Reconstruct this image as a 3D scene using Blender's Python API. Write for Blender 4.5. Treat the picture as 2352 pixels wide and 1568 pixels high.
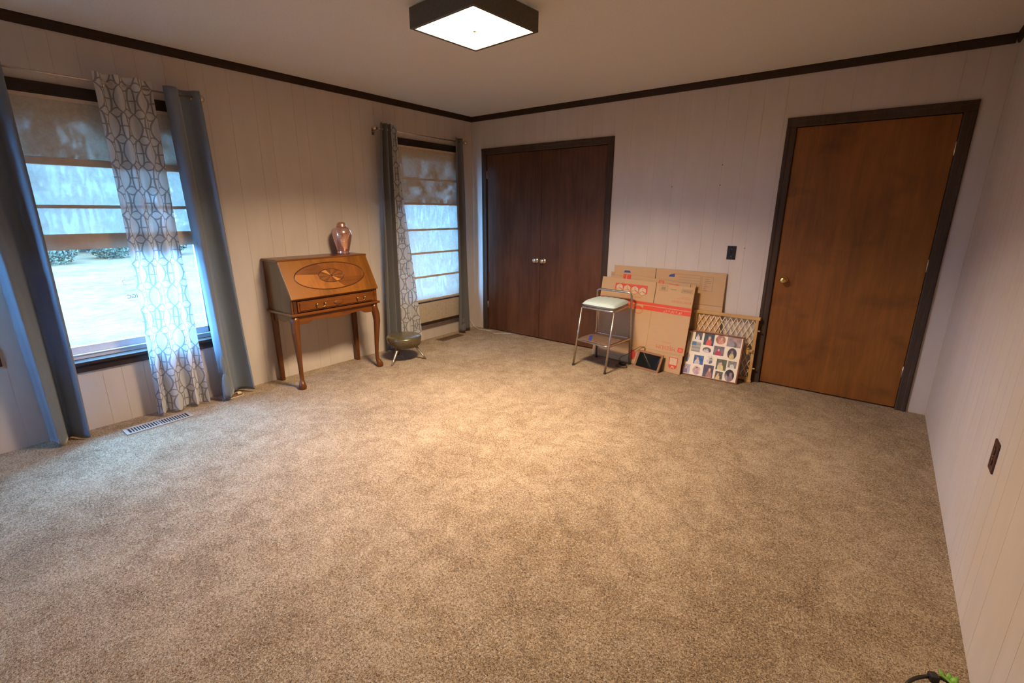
import bpy, bmesh, math, random
from mathutils import Vector, Matrix
import numpy as np

random.seed(7)
PI = math.pi
for o in list(bpy.data.objects):
    bpy.data.objects.remove(o)
SC = bpy.context.scene
COL = SC.collection

# ------------------------------------------------------------------ camera
H = 2.44            # ceiling height
W = 4.391           # room width (window wall to right wall)
D = 5.35            # room depth
def cam_axes(pan, pitch, roll):
    f = Vector((-math.sin(pan)*math.cos(pitch), math.cos(pan)*math.cos(pitch), -math.sin(pitch)))
    r = f.cross(Vector((0, 0, 1))).normalized(); u = r.cross(f)
    return f, r*math.cos(roll)+u*math.sin(roll), -r*math.sin(roll)+u*math.cos(roll)
_f, _r, _u = cam_axes(0.658002, 0.267706, 0.005166)
cd = bpy.data.cameras.new('camera'); cam = bpy.data.objects.new('camera', cd); COL.objects.link(cam)
cd.sensor_width = 36; cd.lens = 1084.236/2352*36; cd.clip_start = 0.02; cd.clip_end = 300
M = Matrix((_r, _u, -_f)).transposed().to_4x4(); M.translation = (3.9548, -4.33953, 1.4056)
cam.matrix_world = M
SC.camera = cam

# ------------------------------------------------------------------ world, sun, exposure
wd = bpy.data.worlds.new('sky'); SC.world = wd; wd.use_nodes = True
bg = wd.node_tree.nodes['Background']
bg.inputs[0].default_value = (0.19, 0.50, 1.0, 1); bg.inputs[1].default_value = 92.0
LAMP = 14.0          # glow of the diffuser itself
LAMP_W = 116.0       # light thrown by the fixture
LAMP_COL = (1.0, 0.76, 0.51)
SC.view_settings.view_transform = 'Standard'
SC.view_settings.look = 'None'
SC.view_settings.gamma = 1
SC.view_settings.use_curve_mapping = False
SC.view_settings.exposure = -0.1
SC.cycles.max_bounces = 8; SC.cycles.diffuse_bounces = 4; SC.cycles.glossy_bounces = 3; SC.cycles.use_denoising = True

# ------------------------------------------------------------------ materials
class NT:
    def __init__(s, name):
        s.m = bpy.data.materials.new(name); s.m.use_nodes = True
        s.t = s.m.node_tree; s.t.nodes.clear()
        s.out = s.t.nodes.new('ShaderNodeOutputMaterial')
    def n(s, typ, **kw):
        nd = s.t.nodes.new(typ)
        for k, v in kw.items():
            setattr(nd, k, v)
        return nd
    def lk(s, a, b):
        s.t.links.new(a, b)
    def val(s, sock, v):
        if isinstance(v, bpy.types.NodeSocket): s.lk(v, sock)
        elif v is not None: sock.default_value = v
    def math(s, op, a, b=None, c=None, clamp=False):
        nd = s.n('ShaderNodeMath', operation=op, use_clamp=clamp)
        s.val(nd.inputs[0], a)
        if b is not None: s.val(nd.inputs[1], b)
        if c is not None: s.val(nd.inputs[2], c)
        return nd.outputs[0]
    def coord(s, kind='Object', scale=(1, 1, 1), loc=(0, 0, 0), rot=(0, 0, 0)):
        tc = s.n('ShaderNodeTexCoord'); mp = s.n('ShaderNodeMapping')
        s.lk(tc.outputs[kind], mp.inputs[0])
        mp.inputs['Scale'].default_value = scale; mp.inputs['Location'].default_value = loc
        mp.inputs['Rotation'].default_value = rot
        return mp.outputs[0]
    def noise(s, vec, scale, detail=2, rough=0.5, dist=0.0):
        nd = s.n('ShaderNodeTexNoise')
        s.lk(vec, nd.inputs['Vector']); nd.inputs['Scale'].default_value = scale
        nd.inputs['Detail'].default_value = detail; nd.inputs['Roughness'].default_value = rough
        nd.inputs['Distortion'].default_value = dist
        return nd.outputs['Fac']
    def ramp(s, fac, stops):
        nd = s.n('ShaderNodeValToRGB'); s.lk(fac, nd.inputs[0])
        e = nd.color_ramp.elements
        while len(e) < len(stops): e.new(0.5)
        for k, (p, c) in enumerate(stops):
            e[k].position = p; e[k].color = (*c, 1) if len(c) == 3 else c
        return nd.outputs[0]
    def mix(s, fac, a, b, mode='MIX'):
        nd = s.n('ShaderNodeMix', data_type='RGBA', blend_type=mode)
        s.val(nd.inputs[0], fac)
        s.val(nd.inputs[6], (*a, 1) if isinstance(a, tuple) else a)
        s.val(nd.inputs[7], (*b, 1) if isinstance(b, tuple) else b)
        return nd.outputs[2]
    def bump(s, height, strength=0.3, dist=0.01):
        nd = s.n('ShaderNodeBump'); s.lk(height, nd.inputs['Height'])
        nd.inputs['Strength'].default_value = strength; nd.inputs['Distance'].default_value = dist
        return nd.outputs[0]
    def bsdf(s, col, rough=0.5, metal=0.0, normal=None, spec=0.5, coat=0.0, sheen=0.0):
        b = s.n('ShaderNodeBsdfPrincipled')
        s.val(b.inputs['Base Color'], (*col, 1) if isinstance(col, tuple) else col)
        s.val(b.inputs['Roughness'], rough); s.val(b.inputs['Metallic'], metal)
        b.inputs['Specular IOR Level'].default_value = spec
        b.inputs['Coat Weight'].default_value = coat
        b.inputs['Sheen Weight'].default_value = sheen
        if normal is not None: s.lk(normal, b.inputs['Normal'])
        return b.outputs[0]
    def done(s, sh):
        s.lk(sh, s.out.inputs[0]); return s.m

def simple(name, col, rough=0.5, metal=0.0, var=0.08, vs=30.0, spec=0.5, coat=0.0, bump=0.0):
    t = NT(name); v = t.coord()
    nz = t.noise(v, vs, 3)
    c2 = tuple(min(1, c*(1+var)) for c in col); c1 = tuple(c*(1-var) for c in col)
    cc = t.ramp(nz, [(0.3, c1), (0.7, c2)])
    nb = t.bump(nz, bump, 0.002) if bump else None
    return t.done(t.bsdf(cc, rough, metal, nb, spec, coat))

def wood(name, c1, c2, axis='Z', rough=0.35, gs=1.0, coat=0.0, smudge=None, blotch=0.35, spec=0.5):
    t = NT(name)
    st = {'X': (0.12, 1, 1), 'Y': (1, 0.12, 1), 'Z': (1, 1, 0.07)}[axis]
    v = t.coord('Object', st)
    g1 = t.noise(v, 26*gs, 5, 0.6, 0.6)
    g2 = t.noise(v, 150*gs, 3, 0.6)
    g3 = t.noise(t.coord('Object', tuple(0.4+0.6*k for k in st)), 3.2*gs, 3, 0.5, 1.2)
    f = t.math('ADD', t.math('MULTIPLY', g1, 0.55), t.math('MULTIPLY', g2, 0.25))
    f = t.math('ADD', f, t.math('MULTIPLY', g3, blotch))
    f = t.math('SUBTRACT', f, 0.05+blotch*0.25)
    col = t.ramp(f, [(0.22, c1), (0.68, c2)])
    if smudge:
        sm = t.noise(t.coord('Object', (1.2, 1, 2.0), smudge), 1.9, 3, 0.6)
        col = t.mix(t.ramp(sm, [(0.55, (0, 0, 0)), (0.72, (0.55, 0.55, 0.55))]), col, tuple(c*0.45 for c in c1))
    nb = t.bump(g2, 0.12, 0.002)
    return t.done(t.bsdf(col, rough, 0, nb, spec, coat))

MT = {}
def wall_paint():
    t = NT('panel_paint'); v = t.coord('Object', (1, 1, 0.25))
    a = t.noise(v, 9, 4); b = t.noise(v, 240, 2)
    c = t.ramp(a, [(0.3, (0.545, 0.470, 0.415)), (0.7, (0.59, 0.515, 0.455))])
    return t.done(t.bsdf(c, 0.5, 0, t.bump(b, 0.08, 0.001), 0.35))
MT['wall'] = wall_paint()
MT['groove'] = simple('panel_groove_paint', (0.50, 0.43, 0.375), 0.7)
def ceil_paint():
    t = NT('ceiling_paint'); v = t.coord()
    b = t.noise(v, 120, 4, 0.65)
    c = t.ramp(b, [(0.35, (0.68, 0.66, 0.65)), (0.65, (0.74, 0.72, 0.71))])
    return t.done(t.bsdf(c, 0.85, 0, t.bump(b, 0.35, 0.004), 0.2))
MT['ceil'] = ceil_paint()
def carpet():
    t = NT('carpet_pile'); v = t.coord()
    tuft = t.noise(v, 150, 2, 0.6, 1.0)
    wisp = t.noise(t.coord('Object', (1, 1.8, 1), rot=(0, 0, 0.6)), 110, 3, 0.6, 1.5)
    wisp2 = t.noise(t.coord('Object', (1.8, 1, 1), rot=(0, 0, 0.35)), 110, 3, 0.6, 1.5)
    lay = t.noise(v, 9.0, 5, 0.65, 0.8)
    big = t.noise(t.coord('Object', (1, 0.55, 1), rot=(0, 0, 0.5)), 1.9, 3, 0.55)
    h = t.math('ADD', t.math('MULTIPLY', tuft, 0.40), t.math('MULTIPLY', t.math('ADD', wisp, wisp2), 0.30))
    f = t.math('ADD', h, t.math('MULTIPLY', t.math('SUBTRACT', lay, 0.5), 0.17))
    f = t.math('ADD', f, t.math('MULTIPLY', t.math('SUBTRACT', big, 0.5), 0.12))
    c = t.ramp(f, [(0.37, (0.074, 0.042, 0.022)), (0.475, (0.295, 0.198, 0.118)), (0.59, (0.62, 0.48, 0.335))])
    hb = t.math('ADD', h, t.math('MULTIPLY', lay, 0.18))
    return t.done(t.bsdf(c, 0.95, 0, t.bump(hb, 1.0, 0.016), 0.08, 0, 0.1))
MT['carpet'] = carpet()
MT['trim'] = wood('dark_stained_trim', (0.036, 0.022, 0.015), (0.080, 0.052, 0.038), 'Z', 0.6, spec=0.15)
MT['trimh'] = wood('dark_stained_trim_flat', (0.024, 0.014, 0.010), (0.052, 0.034, 0.025), 'Y', 0.6, spec=0.15)
MT['closet'] = wood('dark_closet_veneer', (0.045, 0.016, 0.007), (0.130, 0.052, 0.022), 'Z', 0.5, 0.8, 0, None, 0.55, spec=0.18)
MT['door'] = wood('amber_door_veneer', (0.125, 0.042, 0.008), (0.285, 0.102, 0.019), 'Z', 0.48, 0.9, 0, (2.2, 0, 0.4), 0.5, spec=0.22)
MT['desk'] = wood('honey_desk_wood', (0.085, 0.024, 0.004), (0.200, 0.062, 0.011), 'Y', 0.32, 1.4, 0.15, spec=0.35)
MT['deskv'] = wood('honey_desk_wood_upright', (0.070, 0.020, 0.004), (0.160, 0.048, 0.009), 'Z', 0.32, 1.4, 0.15, spec=0.35)
MT['desklid'] = wood('honey_lid_veneer', (0.070, 0.022, 0.003), (0.240, 0.088, 0.012), 'Y', 0.34, 0.8, 0.1, None, 1.1, spec=0.3)
MT['veneerA'] = wood('amber_quarter_veneer', (0.075, 0.022, 0.004), (0.225, 0.074, 0.013), 'Y', 0.34, 0.9, 0.1, None, 1.0, spec=0.3)
MT['veneerB'] = wood('dark_quarter_veneer', (0.060, 0.017, 0.003), (0.185, 0.058, 0.010), 'X', 0.34, 0.9, 0.1, None, 1.0, spec=0.3)
MT['veneerC'] = wood('light_quarter_veneer', (0.110, 0.034, 0.006), (0.330, 0.120, 0.022), 'Y', 0.34, 0.9, 0.1, None, 1.0, spec=0.3)
MT['deskdark'] = simple('dark_inlay_line', (0.06, 0.018, 0.005), 0.3, 0, 0.1, 40, 0.5, 0.3)
MT['inlayA'] = simple('inlay_amber_wood', (0.19, 0.066, 0.014), 0.25, 0, 0.1, 60, 0.5, 0.3)
MT['inlayB'] = simple('inlay_brown_wood', (0.135, 0.045, 0.010), 0.25, 0, 0.1, 60, 0.5, 0.3)
MT['inlayC'] = simple('inlay_pale_wood', (0.42, 0.185, 0.045), 0.25, 0, 0.1, 60, 0.5, 0.3)
MT['brass'] = simple('aged_brass', (0.62, 0.44, 0.18), 0.25, 1.0, 0.1)
MT['chrome'] = simple('bright_chrome', (0.72, 0.70, 0.66), 0.15, 1.0, 0.04)
MT['steel'] = simple('worn_steel_tube', (0.50, 0.45, 0.40), 0.32, 1.0, 0.15, 60)
MT['hinge'] = simple('hinge_metal', (0.70, 0.66, 0.60), 0.35, 1.0, 0.05)
MT['blackplastic'] = simple('black_plastic', (0.014, 0.011, 0.009), 0.4, 0, 0.08, 30, 0.25)
MT['brownplastic'] = simple('brown_plastic', (0.055, 0.018, 0.014), 0.35)
MT['white'] = simple('white_plastic', (0.75, 0.75, 0.74), 0.4)
MT['cream'] = simple('cream_plastic', (0.70, 0.58, 0.38), 0.45)
MT['vinyl'] = simple('white_window_vinyl', (0.72, 0.73, 0.76), 0.35, 0, 0.04)
MT['alum'] = simple('rod_metal', (0.55, 0.48, 0.42), 0.35, 1.0, 0.08)
MT['bronze'] = simple('dark_bronze', (0.10, 0.085, 0.064), 0.5, 0.2, 0.15, 80)
MT['lampin'] = simple('lamp_inner_white', (0.8, 0.78, 0.74), 0.6)
MT['tape'] = simple('blue_masking_tape', (0.03, 0.06, 0.34), 0.6)
MT['cushion'] = simple('pale_mint_fabric', (0.46, 0.57, 0.60), 0.8, 0, 0.05, 90, 0.2, 0, 0.2)
MT['steptread'] = simple('brown_step_tread', (0.16, 0.10, 0.07), 0.6, 0, 0.25, 30)
MT['rubber'] = simple('dark_rubber', (0.03, 0.026, 0.024), 0.7)
MT['goldvinyl'] = simple('olive_gold_vinyl', (0.125, 0.100, 0.052), 0.28, 0.35, 0.25, 14, 0.6, 0.3)
MT['golddark'] = simple('brass_stud', (0.10, 0.070, 0.030), 0.35, 0.6, 0.1)
MT['pewter'] = simple('pewter_leg', (0.42, 0.37, 0.31), 0.35, 0.8, 0.2)
MT['urn'] = simple('rose_copper_enamel', (0.66, 0.36, 0.26), 0.16, 0.75, 0.12, 8, 0.6, 0.6)
MT['urnrib'] = simple('urn_copper_band', (0.50, 0.22, 0.13), 0.25, 0.8, 0.1)
MT['urnleaf'] = simple('urn_pale_gold_engraving', (0.85, 0.72, 0.55), 0.25, 0.9, 0.05)
def cardboard(name, col):
    t = NT(name); v = t.coord('Object', (1, 14, 1)); w = t.coord()
    fl = t.noise(w, 300, 2); st = t.noise(v, 12, 2)
    f = t.math('ADD', t.math('MULTIPLY', fl, 0.75), t.math('MULTIPLY', st, 0.25))
    c = t.ramp(f, [(0.35, tuple(k*0.9 for k in col)), (0.65, tuple(k*1.06 for k in col))])
    return t.done(t.bsdf(c, 0.8, 0, t.bump(st, 0.08, 0.001), 0.2))
MT['card'] = cardboard('brown_cardboard', (0.50, 0.315, 0.17))
MT['carddark'] = simple('cardboard_shadow_edge', (0.16, 0.095, 0.05), 0.9)
MT['red'] = simple('red_print', (0.62, 0.055, 0.022), 0.6, 0, 0.06, 90)
MT['redthin'] = simple('faded_red_print', (0.52, 0.12, 0.06), 0.7)
MT['blueprint'] = simple('blue_print', (0.045, 0.065, 0.22), 0.6)
MT['greyprint'] = simple('grey_print', (0.19, 0.135, 0.09), 0.7)
MT['cardlight'] = simple('pale_print', (0.58, 0.40, 0.25), 0.7)
MT['pine'] = wood('pale_pine', (0.40, 0.225, 0.07), (0.60, 0.37, 0.135), 'X', 0.45)
MT['slat'] = simple('pale_beech_slat', (0.82, 0.64, 0.42), 0.5, 0, 0.08, 20)
MT['pframe'] = wood('reddish_frame_wood', (0.14, 0.045, 0.014), (0.27, 0.09, 0.03), 'X', 0.3)
MT['sframe'] = wood('brown_frame_wood', (0.17, 0.075, 0.03), (0.30, 0.14, 0.06), 'X', 0.4)
MT['mat'] = simple('cream_mat_board', (0.80, 0.71, 0.56), 0.7, 0, 0.03)
MT['blackglass'] = simple('black_glass', (0.008, 0.010, 0.012), 0.06, 0, 0.1, 5, 0.6)
MT['regbeige'] = simple('beige_register_metal', (0.36, 0.29, 0.24), 0.45, 0.1, 0.1)
MT['regbrown'] = simple('brown_register_metal', (0.14, 0.085, 0.045), 0.45, 0.1, 0.1)
MT['dark'] = simple('duct_dark', (0.008, 0.007, 0.006), 0.9)
MT['leafgreen'] = simple('bright_green_leaf', (0.17, 0.36, 0.04), 0.5, 0, 0.25, 60)
MT['blackwire'] = simple('black_wire', (0.02, 0.018, 0.017), 0.4)
MT['bark'] = simple('bark', (0.03, 0.02, 0.012), 0.9, 0, 0.3, 8)
MT['ext'] = simple('exterior_siding', (0.5, 0.48, 0.45), 0.8)

def glass_mat():
    t = NT('window_glass')
    tr = t.n('ShaderNodeBsdfTransparent'); tr.inputs[0].default_value = (0.93, 0.97, 0.97, 1)
    gl = t.n('ShaderNodeBsdfGlossy'); gl.inputs['Roughness'].default_value = 0.0
    mx = t.n('ShaderNodeMixShader'); mx.inputs[0].default_value = 0.05
    t.lk(tr.outputs[0], mx.inputs[1]); t.lk(gl.outputs[0], mx.inputs[2])
    return t.done(mx.outputs[0])
MT['glass'] = glass_mat()

def fabric(name, c1, c2, transl=0.25, rough=0.55):
    t = NT(name); v = t.coord('Object', (1, 1, 0.3))
    nz = t.noise(v, 320, 2); bg_ = t.noise(v, 5, 3)
    c = t.ramp(t.math('ADD', t.math('MULTIPLY', nz, 0.5), t.math('MULTIPLY', bg_, 0.5)), [(0.35, c1), (0.65, c2)])
    b = t.bsdf(c, rough, 0, t.bump(nz, 0.1, 0.001), 0.35, 0, 0.4)
    tl = t.n('ShaderNodeBsdfTranslucent'); t.lk(c, tl.inputs[0])
    mx = t.n('ShaderNodeMixShader'); mx.inputs[0].default_value = transl
    t.lk(b, mx.inputs[1]); t.lk(tl.outputs[0], mx.inputs[2])
    return t.done(mx.outputs[0])
MT['bluecurt'] = fabric('slate_blue_curtain', (0.165, 0.200, 0.250), (0.205, 0.245, 0.305), 0.18)
MT['greycurt'] = fabric('grey_curtain', (0.105, 0.106, 0.112), (0.140, 0.141, 0.148), 0.10)

def sheer_mat(name, base, line, trans):
    """white sheer with a printed grey trellis: pointed ovals, H links and small diamonds"""
    t = NT(name)
    uv = t.n('ShaderNodeUVMap'); sp = t.n('ShaderNodeSeparateXYZ'); t.lk(uv.outputs[0], sp.inputs[0])
    U = t.math('DIVIDE', sp.outputs[0], 0.170); V = t.math('DIVIDE', sp.outputs[1], 0.305)
    def chain(du, dv):
        u = t.math('ABSOLUTE', t.math('SUBTRACT', t.math('FRACT', t.math('ADD', U, du)), 0.5))
        w = t.math('FRACT', t.math('ADD', V, dv))
        s = t.math('SINE', t.math('MULTIPLY', w, 2*PI))
        oval = t.math('MULTIPLY', t.math('POWER', t.math('MAXIMUM', s, 0.0), 0.8), 0.27)
        link = t.math('MULTIPLY', t.math('POWER', t.math('MAXIMUM', t.math('MULTIPLY', s, -1.0), 0.0), 0.35), 0.125)
        g = t.math('ADD', oval, link)
        d = t.math('ABSOLUTE', t.math('SUBTRACT', u, g))
        ln = t.math('LESS_THAN', d, 0.034)
        out_oval = t.math('GREATER_THAN', u, t.math('SUBTRACT', oval, 0.0))
        return ln, out_oval, u, w
    l1, o1, u1, w1 = chain(0.0, 0.0)
    l2, o2, u2, w2 = chain(0.5, 0.5)
    vv = t.math('MULTIPLY', t.math('ABSOLUTE', t.math('SUBTRACT', t.math('FRACT', t.math('ADD', t.math('MULTIPLY', V, 2.0), 0.5)), 0.5)), 0.5)
    dia = t.math('MULTIPLY', t.math('ABSOLUTE', t.math('SINE', t.math('MULTIPLY', U, 2*PI))), 0.085)
    l3 = t.math('LESS_THAN', t.math('ABSOLUTE', t.math('SUBTRACT', vv, dia)), 0.014)
    vb = t.math('MULTIPLY', t.math('ABSOLUTE', t.math('SUBTRACT', t.math('FRACT', t.math('MULTIPLY', V, 2.0)), 0.5)), 0.5)
    bar = t.math('LESS_THAN', vb, 0.014)
    bar = t.math('MULTIPLY', bar, t.math('MULTIPLY', o1, o2))
    ln = t.math('MAXIMUM', t.math('MAXIMUM', l1, l2), t.math('MAXIMUM', l3, bar))
    c = t.mix(ln, base, line)
    wv = t.noise(t.coord('Object', (1, 1, 1)), 500, 1)
    df = t.n('ShaderNodeBsdfDiffuse'); t.lk(c, df.inputs[0])
    tl = t.n('ShaderNodeBsdfTranslucent'); t.lk(c, tl.inputs[0])
    m1 = t.n('ShaderNodeMixShader'); m1.inputs[0].default_value = 0.30
    t.lk(df.outputs[0], m1.inputs[1]); t.lk(tl.outputs[0], m1.inputs[2])
    tp = t.n('ShaderNodeBsdfTransparent')
    m2 = t.n('ShaderNodeMixShader')
    t.lk(t.math('SUBTRACT', trans, t.math('MULTIPLY', ln, trans*0.7)), m2.inputs[0])
    t.lk(m1.outputs[0], m2.inputs[1]); t.lk(tp.outputs[0], m2.inputs[2])
    return t.done(m2.outputs[0])
MT['sheer'] = sheer_mat('white_trellis_sheer', (0.74, 0.75, 0.78), (0.30, 0.30, 0.325), 0.17)

def shade_mat(name, see, transl, lo=(0.43, 0.38, 0.30), hi=(0.64, 0.60, 0.53)):
    t = NT(name); v = t.coord('Object', (1, 1, 0.22)); w = t.coord()
    streak = t.noise(v, 42, 3, 0.6); cloud = t.noise(w, 9, 4, 0.6); dam = t.noise(w, 40, 3, 0.6, 0.4)
    k = t.ramp(t.math('ADD', t.math('MULTIPLY', streak, 0.7), t.math('MULTIPLY', cloud, 0.5)), [(0.58, (0, 0, 0)), (0.70, (1, 1, 1))])
    c = t.ramp(dam, [(0.35, (0.47, 0.39, 0.29)), (0.65, (0.56, 0.48, 0.375))])
    df = t.n('ShaderNodeBsdfDiffuse'); t.lk(c, df.inputs[0])
    tl = t.n('ShaderNodeBsdfTranslucent'); t.lk(t.mix(k, lo, hi), tl.inputs[0])
    m1 = t.n('ShaderNodeMixShader'); m1.inputs[0].default_value = transl
    t.lk(df.outputs[0], m1.inputs[1]); t.lk(tl.outputs[0], m1.inputs[2])
    tp = t.n('ShaderNodeBsdfTransparent'); m2 = t.n('ShaderNodeMixShader')
    t.lk(t.math('ADD', t.math('MULTIPLY', k, see), see*0.25), m2.inputs[0])
    t.lk(m1.outputs[0], m2.inputs[1]); t.lk(tp.outputs[0], m2.inputs[2])
    return t.done(m2.outputs[0])
MT['shade'] = shade_mat('linen_shade_fabric', 0.035, 0.115)
MT['shadeliner'] = shade_mat('linen_shade_liner', 0.38, 0.28, (0.30, 0.26, 0.17), (0.80, 0.78, 0.60))
MT['shadehem'] = simple('linen_shade_folds', (0.55, 0.43, 0.31), 0.85, 0, 0.07, 25, 0.1)

def emis(name, col, strength):
    t = NT(name); e = t.n('ShaderNodeEmission'); e.inputs[0].default_value = (*col, 1); e.inputs[1].default_value = strength
    return t.done(e.outputs[0])
MT['lamp'] = emis('lit_lamp_diffuser', LAMP_COL, LAMP)

def vcol_mat():
    t = NT('printed_photo'); a = t.n('ShaderNodeAttribute', attribute_name='paint')
    return t.done(t.bsdf(a.outputs['Color'], 0.35, 0, None, 0.5))
MT['photo'] = vcol_mat()

def grass_mat():
    t = NT('lawn_grass'); v = t.coord()
    a = t.noise(v, 1.2, 5, 0.65); b = t.noise(t.coord('Object', (1, 0.35, 1)), 12, 3)
    c = t.ramp(t.math('ADD', t.math('MULTIPLY', a, 0.45), t.math('MULTIPLY', b, 0.55)), [(0.38, (0.030, 0.020, 0.0085)), (0.50, (0.054, 0.029, 0.0115)), (0.62, (0.085, 0.037, 0.0145))])
    return t.done(t.bsdf(c, 0.9, 0, None, 0.1))
MT['grass'] = grass_mat()
MT['foliage1'] = simple('tree_foliage', (0.008, 0.010, 0.0045), 0.7, 0, 0.5, 1.5)
MT['foliage2'] = simple('shrub_foliage', (0.026, 0.024, 0.006), 0.7, 0, 0.5, 2.0)

# ------------------------------------------------------------------ mesh helpers
class MB:
    def __init__(s):
        s.v = []; s.f = []; s.uv = None; s.sm = []
    def add(s, verts, faces, smooth=False):
        b = len(s.v); s.v += [tuple(p) for p in verts]
        s.f += [tuple(b+i for i in fc) for fc in faces]; s.sm += [smooth]*len(faces)
        return s
    def box(s, x0, x1, y0, y1, z0, z1, mat=None):
        vs = [(x, y, z) for z in (z0, z1) for y in (y0, y1) for x in (x0, x1)]
        if mat is not None: vs = [mat @ Vector(p) for p in vs]
        return s.add(vs, [(0, 2, 3, 1), (4, 5, 7, 6), (0, 1, 5, 4), (2, 6, 7, 3), (0, 4, 6, 2), (1, 3, 7, 5)])
    def prism(s, pts, axis, a, b):
        """closed 2D polygon extruded along axis from a to b"""
        def P(p, k):
            return {'x': (k, p[0], p[1]), 'y': (p[0], k, p[1]), 'z': (p[0], p[1], k)}[axis]
        n = len(pts)
        vs = [P(p, a) for p in pts]+[P(p, b) for p in pts]
        fc = [tuple(range(n))[::-1], tuple(range(n, 2*n))]+[(i, (i+1) % n, n+(i+1) % n, n+i) for i in range(n)]
        return s.add(vs, fc)
    def tube(s, pts, r, n=10, cap=True, flat=1.0):
        pts = [Vector(p) for p in pts]; R = r if isinstance(r, (list, tuple)) else [r]*len(pts)
        rings = []; up = None
        for i, p in enumerate(pts):
            d = (pts[min(i+1, len(pts)-1)]-pts[max(i-1, 0)]).normalized()
            if up is None:
                up = Vector((0, 0, 1)) if abs(d.z) < 0.9 else Vector((1, 0, 0))
            a = d.cross(up)
            if a.length < 1e-4: a = d.cross(Vector((0, 1, 0)))
            a.normalize(); b = a.cross(d).normalized(); up = b
            rings.append([p+(a*math.cos(2*PI*k/n)+b*flat*math.sin(2*PI*k/n))*R[i] for k in range(n)])
        vs = [q for rg in rings for q in rg]; fc = []
        for i in range(len(pts)-1):
            for k in range(n):
                fc.append((i*n+k, i*n+(k+1) % n, (i+1)*n+(k+1) % n, (i+1)*n+k))
        s.add(vs, fc, True)
        if cap:
            b0 = len(s.v)-len(vs)
            s.f += [tuple(b0+k for k in range(n))[::-1], tuple(b0+len(vs)-n+k for k in range(n))]; s.sm += [False, False]
        return s
    def lathe(s, prof, n=24, c=(0, 0, 0), axis='z', squash=(1, 1), smooth=True):
        vs = []; fc = []
        def P(r, h, k):
            a = 2*PI*k/n; x = r*math.cos(a)*squash[0]; y = r*math.sin(a)*squash[1]
            q = {'z': (x, y, h), 'y': (x, h, y), 'x': (h, x, y)}[axis]
            return (q[0]+c[0], q[1]+c[1], q[2]+c[2])
        for r, h in prof:
            vs += [P(r, h, k) for k in range(n)]
        m = len(prof)
        for i in range(m-1):
            for k in range(n):
                fc.append((i*n+k, i*n+(k+1) % n, (i+1)*n+(k+1) % n, (i+1)*n+k))
        s.add(vs, fc, smooth)
        b0 = len(s.v)-len(vs)
        s.f += [tuple(b0+k for k in range(n))[::-1], tuple(b0+(m-1)*n+k for k in range(n))]; s.sm += [False, False]
        return s
    def grid(s, fn, nu, nv, smooth=True):
        """fn(i/nu, j/nv) -> point"""
        vs = [fn(i/nu, j/nv) for j in range(nv+1) for i in range(nu+1)]
        fc = [(j*(nu+1)+i, j*(nu+1)+i+1, (j+1)*(nu+1)+i+1, (j+1)*(nu+1)+i) for j in range(nv) for i in range(nu)]
        return s.add(vs, fc, smooth)
    def mesh(s, name):
        me = bpy.data.meshes.new(name); me.from_pydata(s.v, [], s.f); me.update()
        if any(s.sm): me.polygons.foreach_set('use_smooth', s.sm)
        bm = bmesh.new(); bm.from_mesh(me); bmesh.ops.recalc_face_normals(bm, faces=bm.faces); bm.to_mesh(me); bm.free()
        return me
    def build(s, name, mat, parent=None, bevel=0.0, seg=2, solid=0.0, recalc=True):
        me = s.mesh(name); me.materials.append(MT[mat] if isinstance(mat, str) else mat)
        o = bpy.data.objects.new(name, me); COL.objects.link(o)
        if parent is not None: o.parent = parent
        if bevel:
            b = o.modifiers.new('bevel', 'BEVEL'); b.width = bevel; b.segments = seg; b.limit_method = 'ANGLE'; b.angle_limit = 0.6
        if solid:
            so = o.modifiers.new('thickness', 'SOLIDIFY'); so.thickness = solid; so.offset = 0
        return o

def tag(o, label=None, cat=None, group=None, kind=None):
    if label: o['label'] = label
    if cat: o['category'] = cat
    if group: o['group'] = group
    if kind: o['kind'] = kind
    return o
def thing(name, label, cat, loc=(0, 0, 0), rotz=0.0, group=None, mat=None):
    o = bpy.data.objects.new(name, None); COL.objects.link(o); o.empty_display_size = 0.05
    if mat is not None: o.matrix_world = mat
    else:
        o.location = loc; o.rotation_euler = (0, 0, rotz)
    return tag(o, label, cat, group)
def struct(name, mb, mat, label=None, cat=None, bevel=0.0, parent=None):
    o = mb.build(name, mat, parent, bevel)
    o['kind'] = 'structure'
    if label: o['label'] = label
    if cat: o['category'] = cat
    return o
def share(src, name, parent, loc=(0, 0, 0), rot=None, scale=None):
    o = src.copy(); o.name = name; COL.objects.link(o); o.parent = parent; o.location = loc
    if rot is not None: o.rotation_euler = rot
    if scale is not None: o.scale = scale
    return o
def text_part(name, body, size, mat, parent, u, v, rot=0.0, n=0.0006, sx=1.0, mirror=False, align='CENTER', ext=0.0003, local=None):
    cu = bpy.data.curves.new(name, 'FONT'); cu.body = body; cu.size = size; cu.align_x = align; cu.align_y = 'CENTER'; cu.extrude = ext
    cu.resolution_u = 3
    tmp = bpy.data.objects.new('tmp_text', cu); COL.objects.link(tmp)
    dg = bpy.context.evaluated_depsgraph_get()
    me = bpy.data.meshes.new_from_object(tmp.evaluated_get(dg)); bpy.data.objects.remove(tmp); bpy.data.curves.remove(cu)
    me.name = name
    o = bpy.data.objects.new(name, me); COL.objects.link(o); o.parent = parent
    me.materials.clear(); me.materials.append(MT[mat])
    X = Matrix.Translation((u, v, n)) @ Matrix.Rotation(rot, 4, 'Z') @ Matrix.Diagonal((-sx if mirror else sx, 1, 1, 1))
    o.matrix_local = (local @ X) if local is not None else X
    return o

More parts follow.
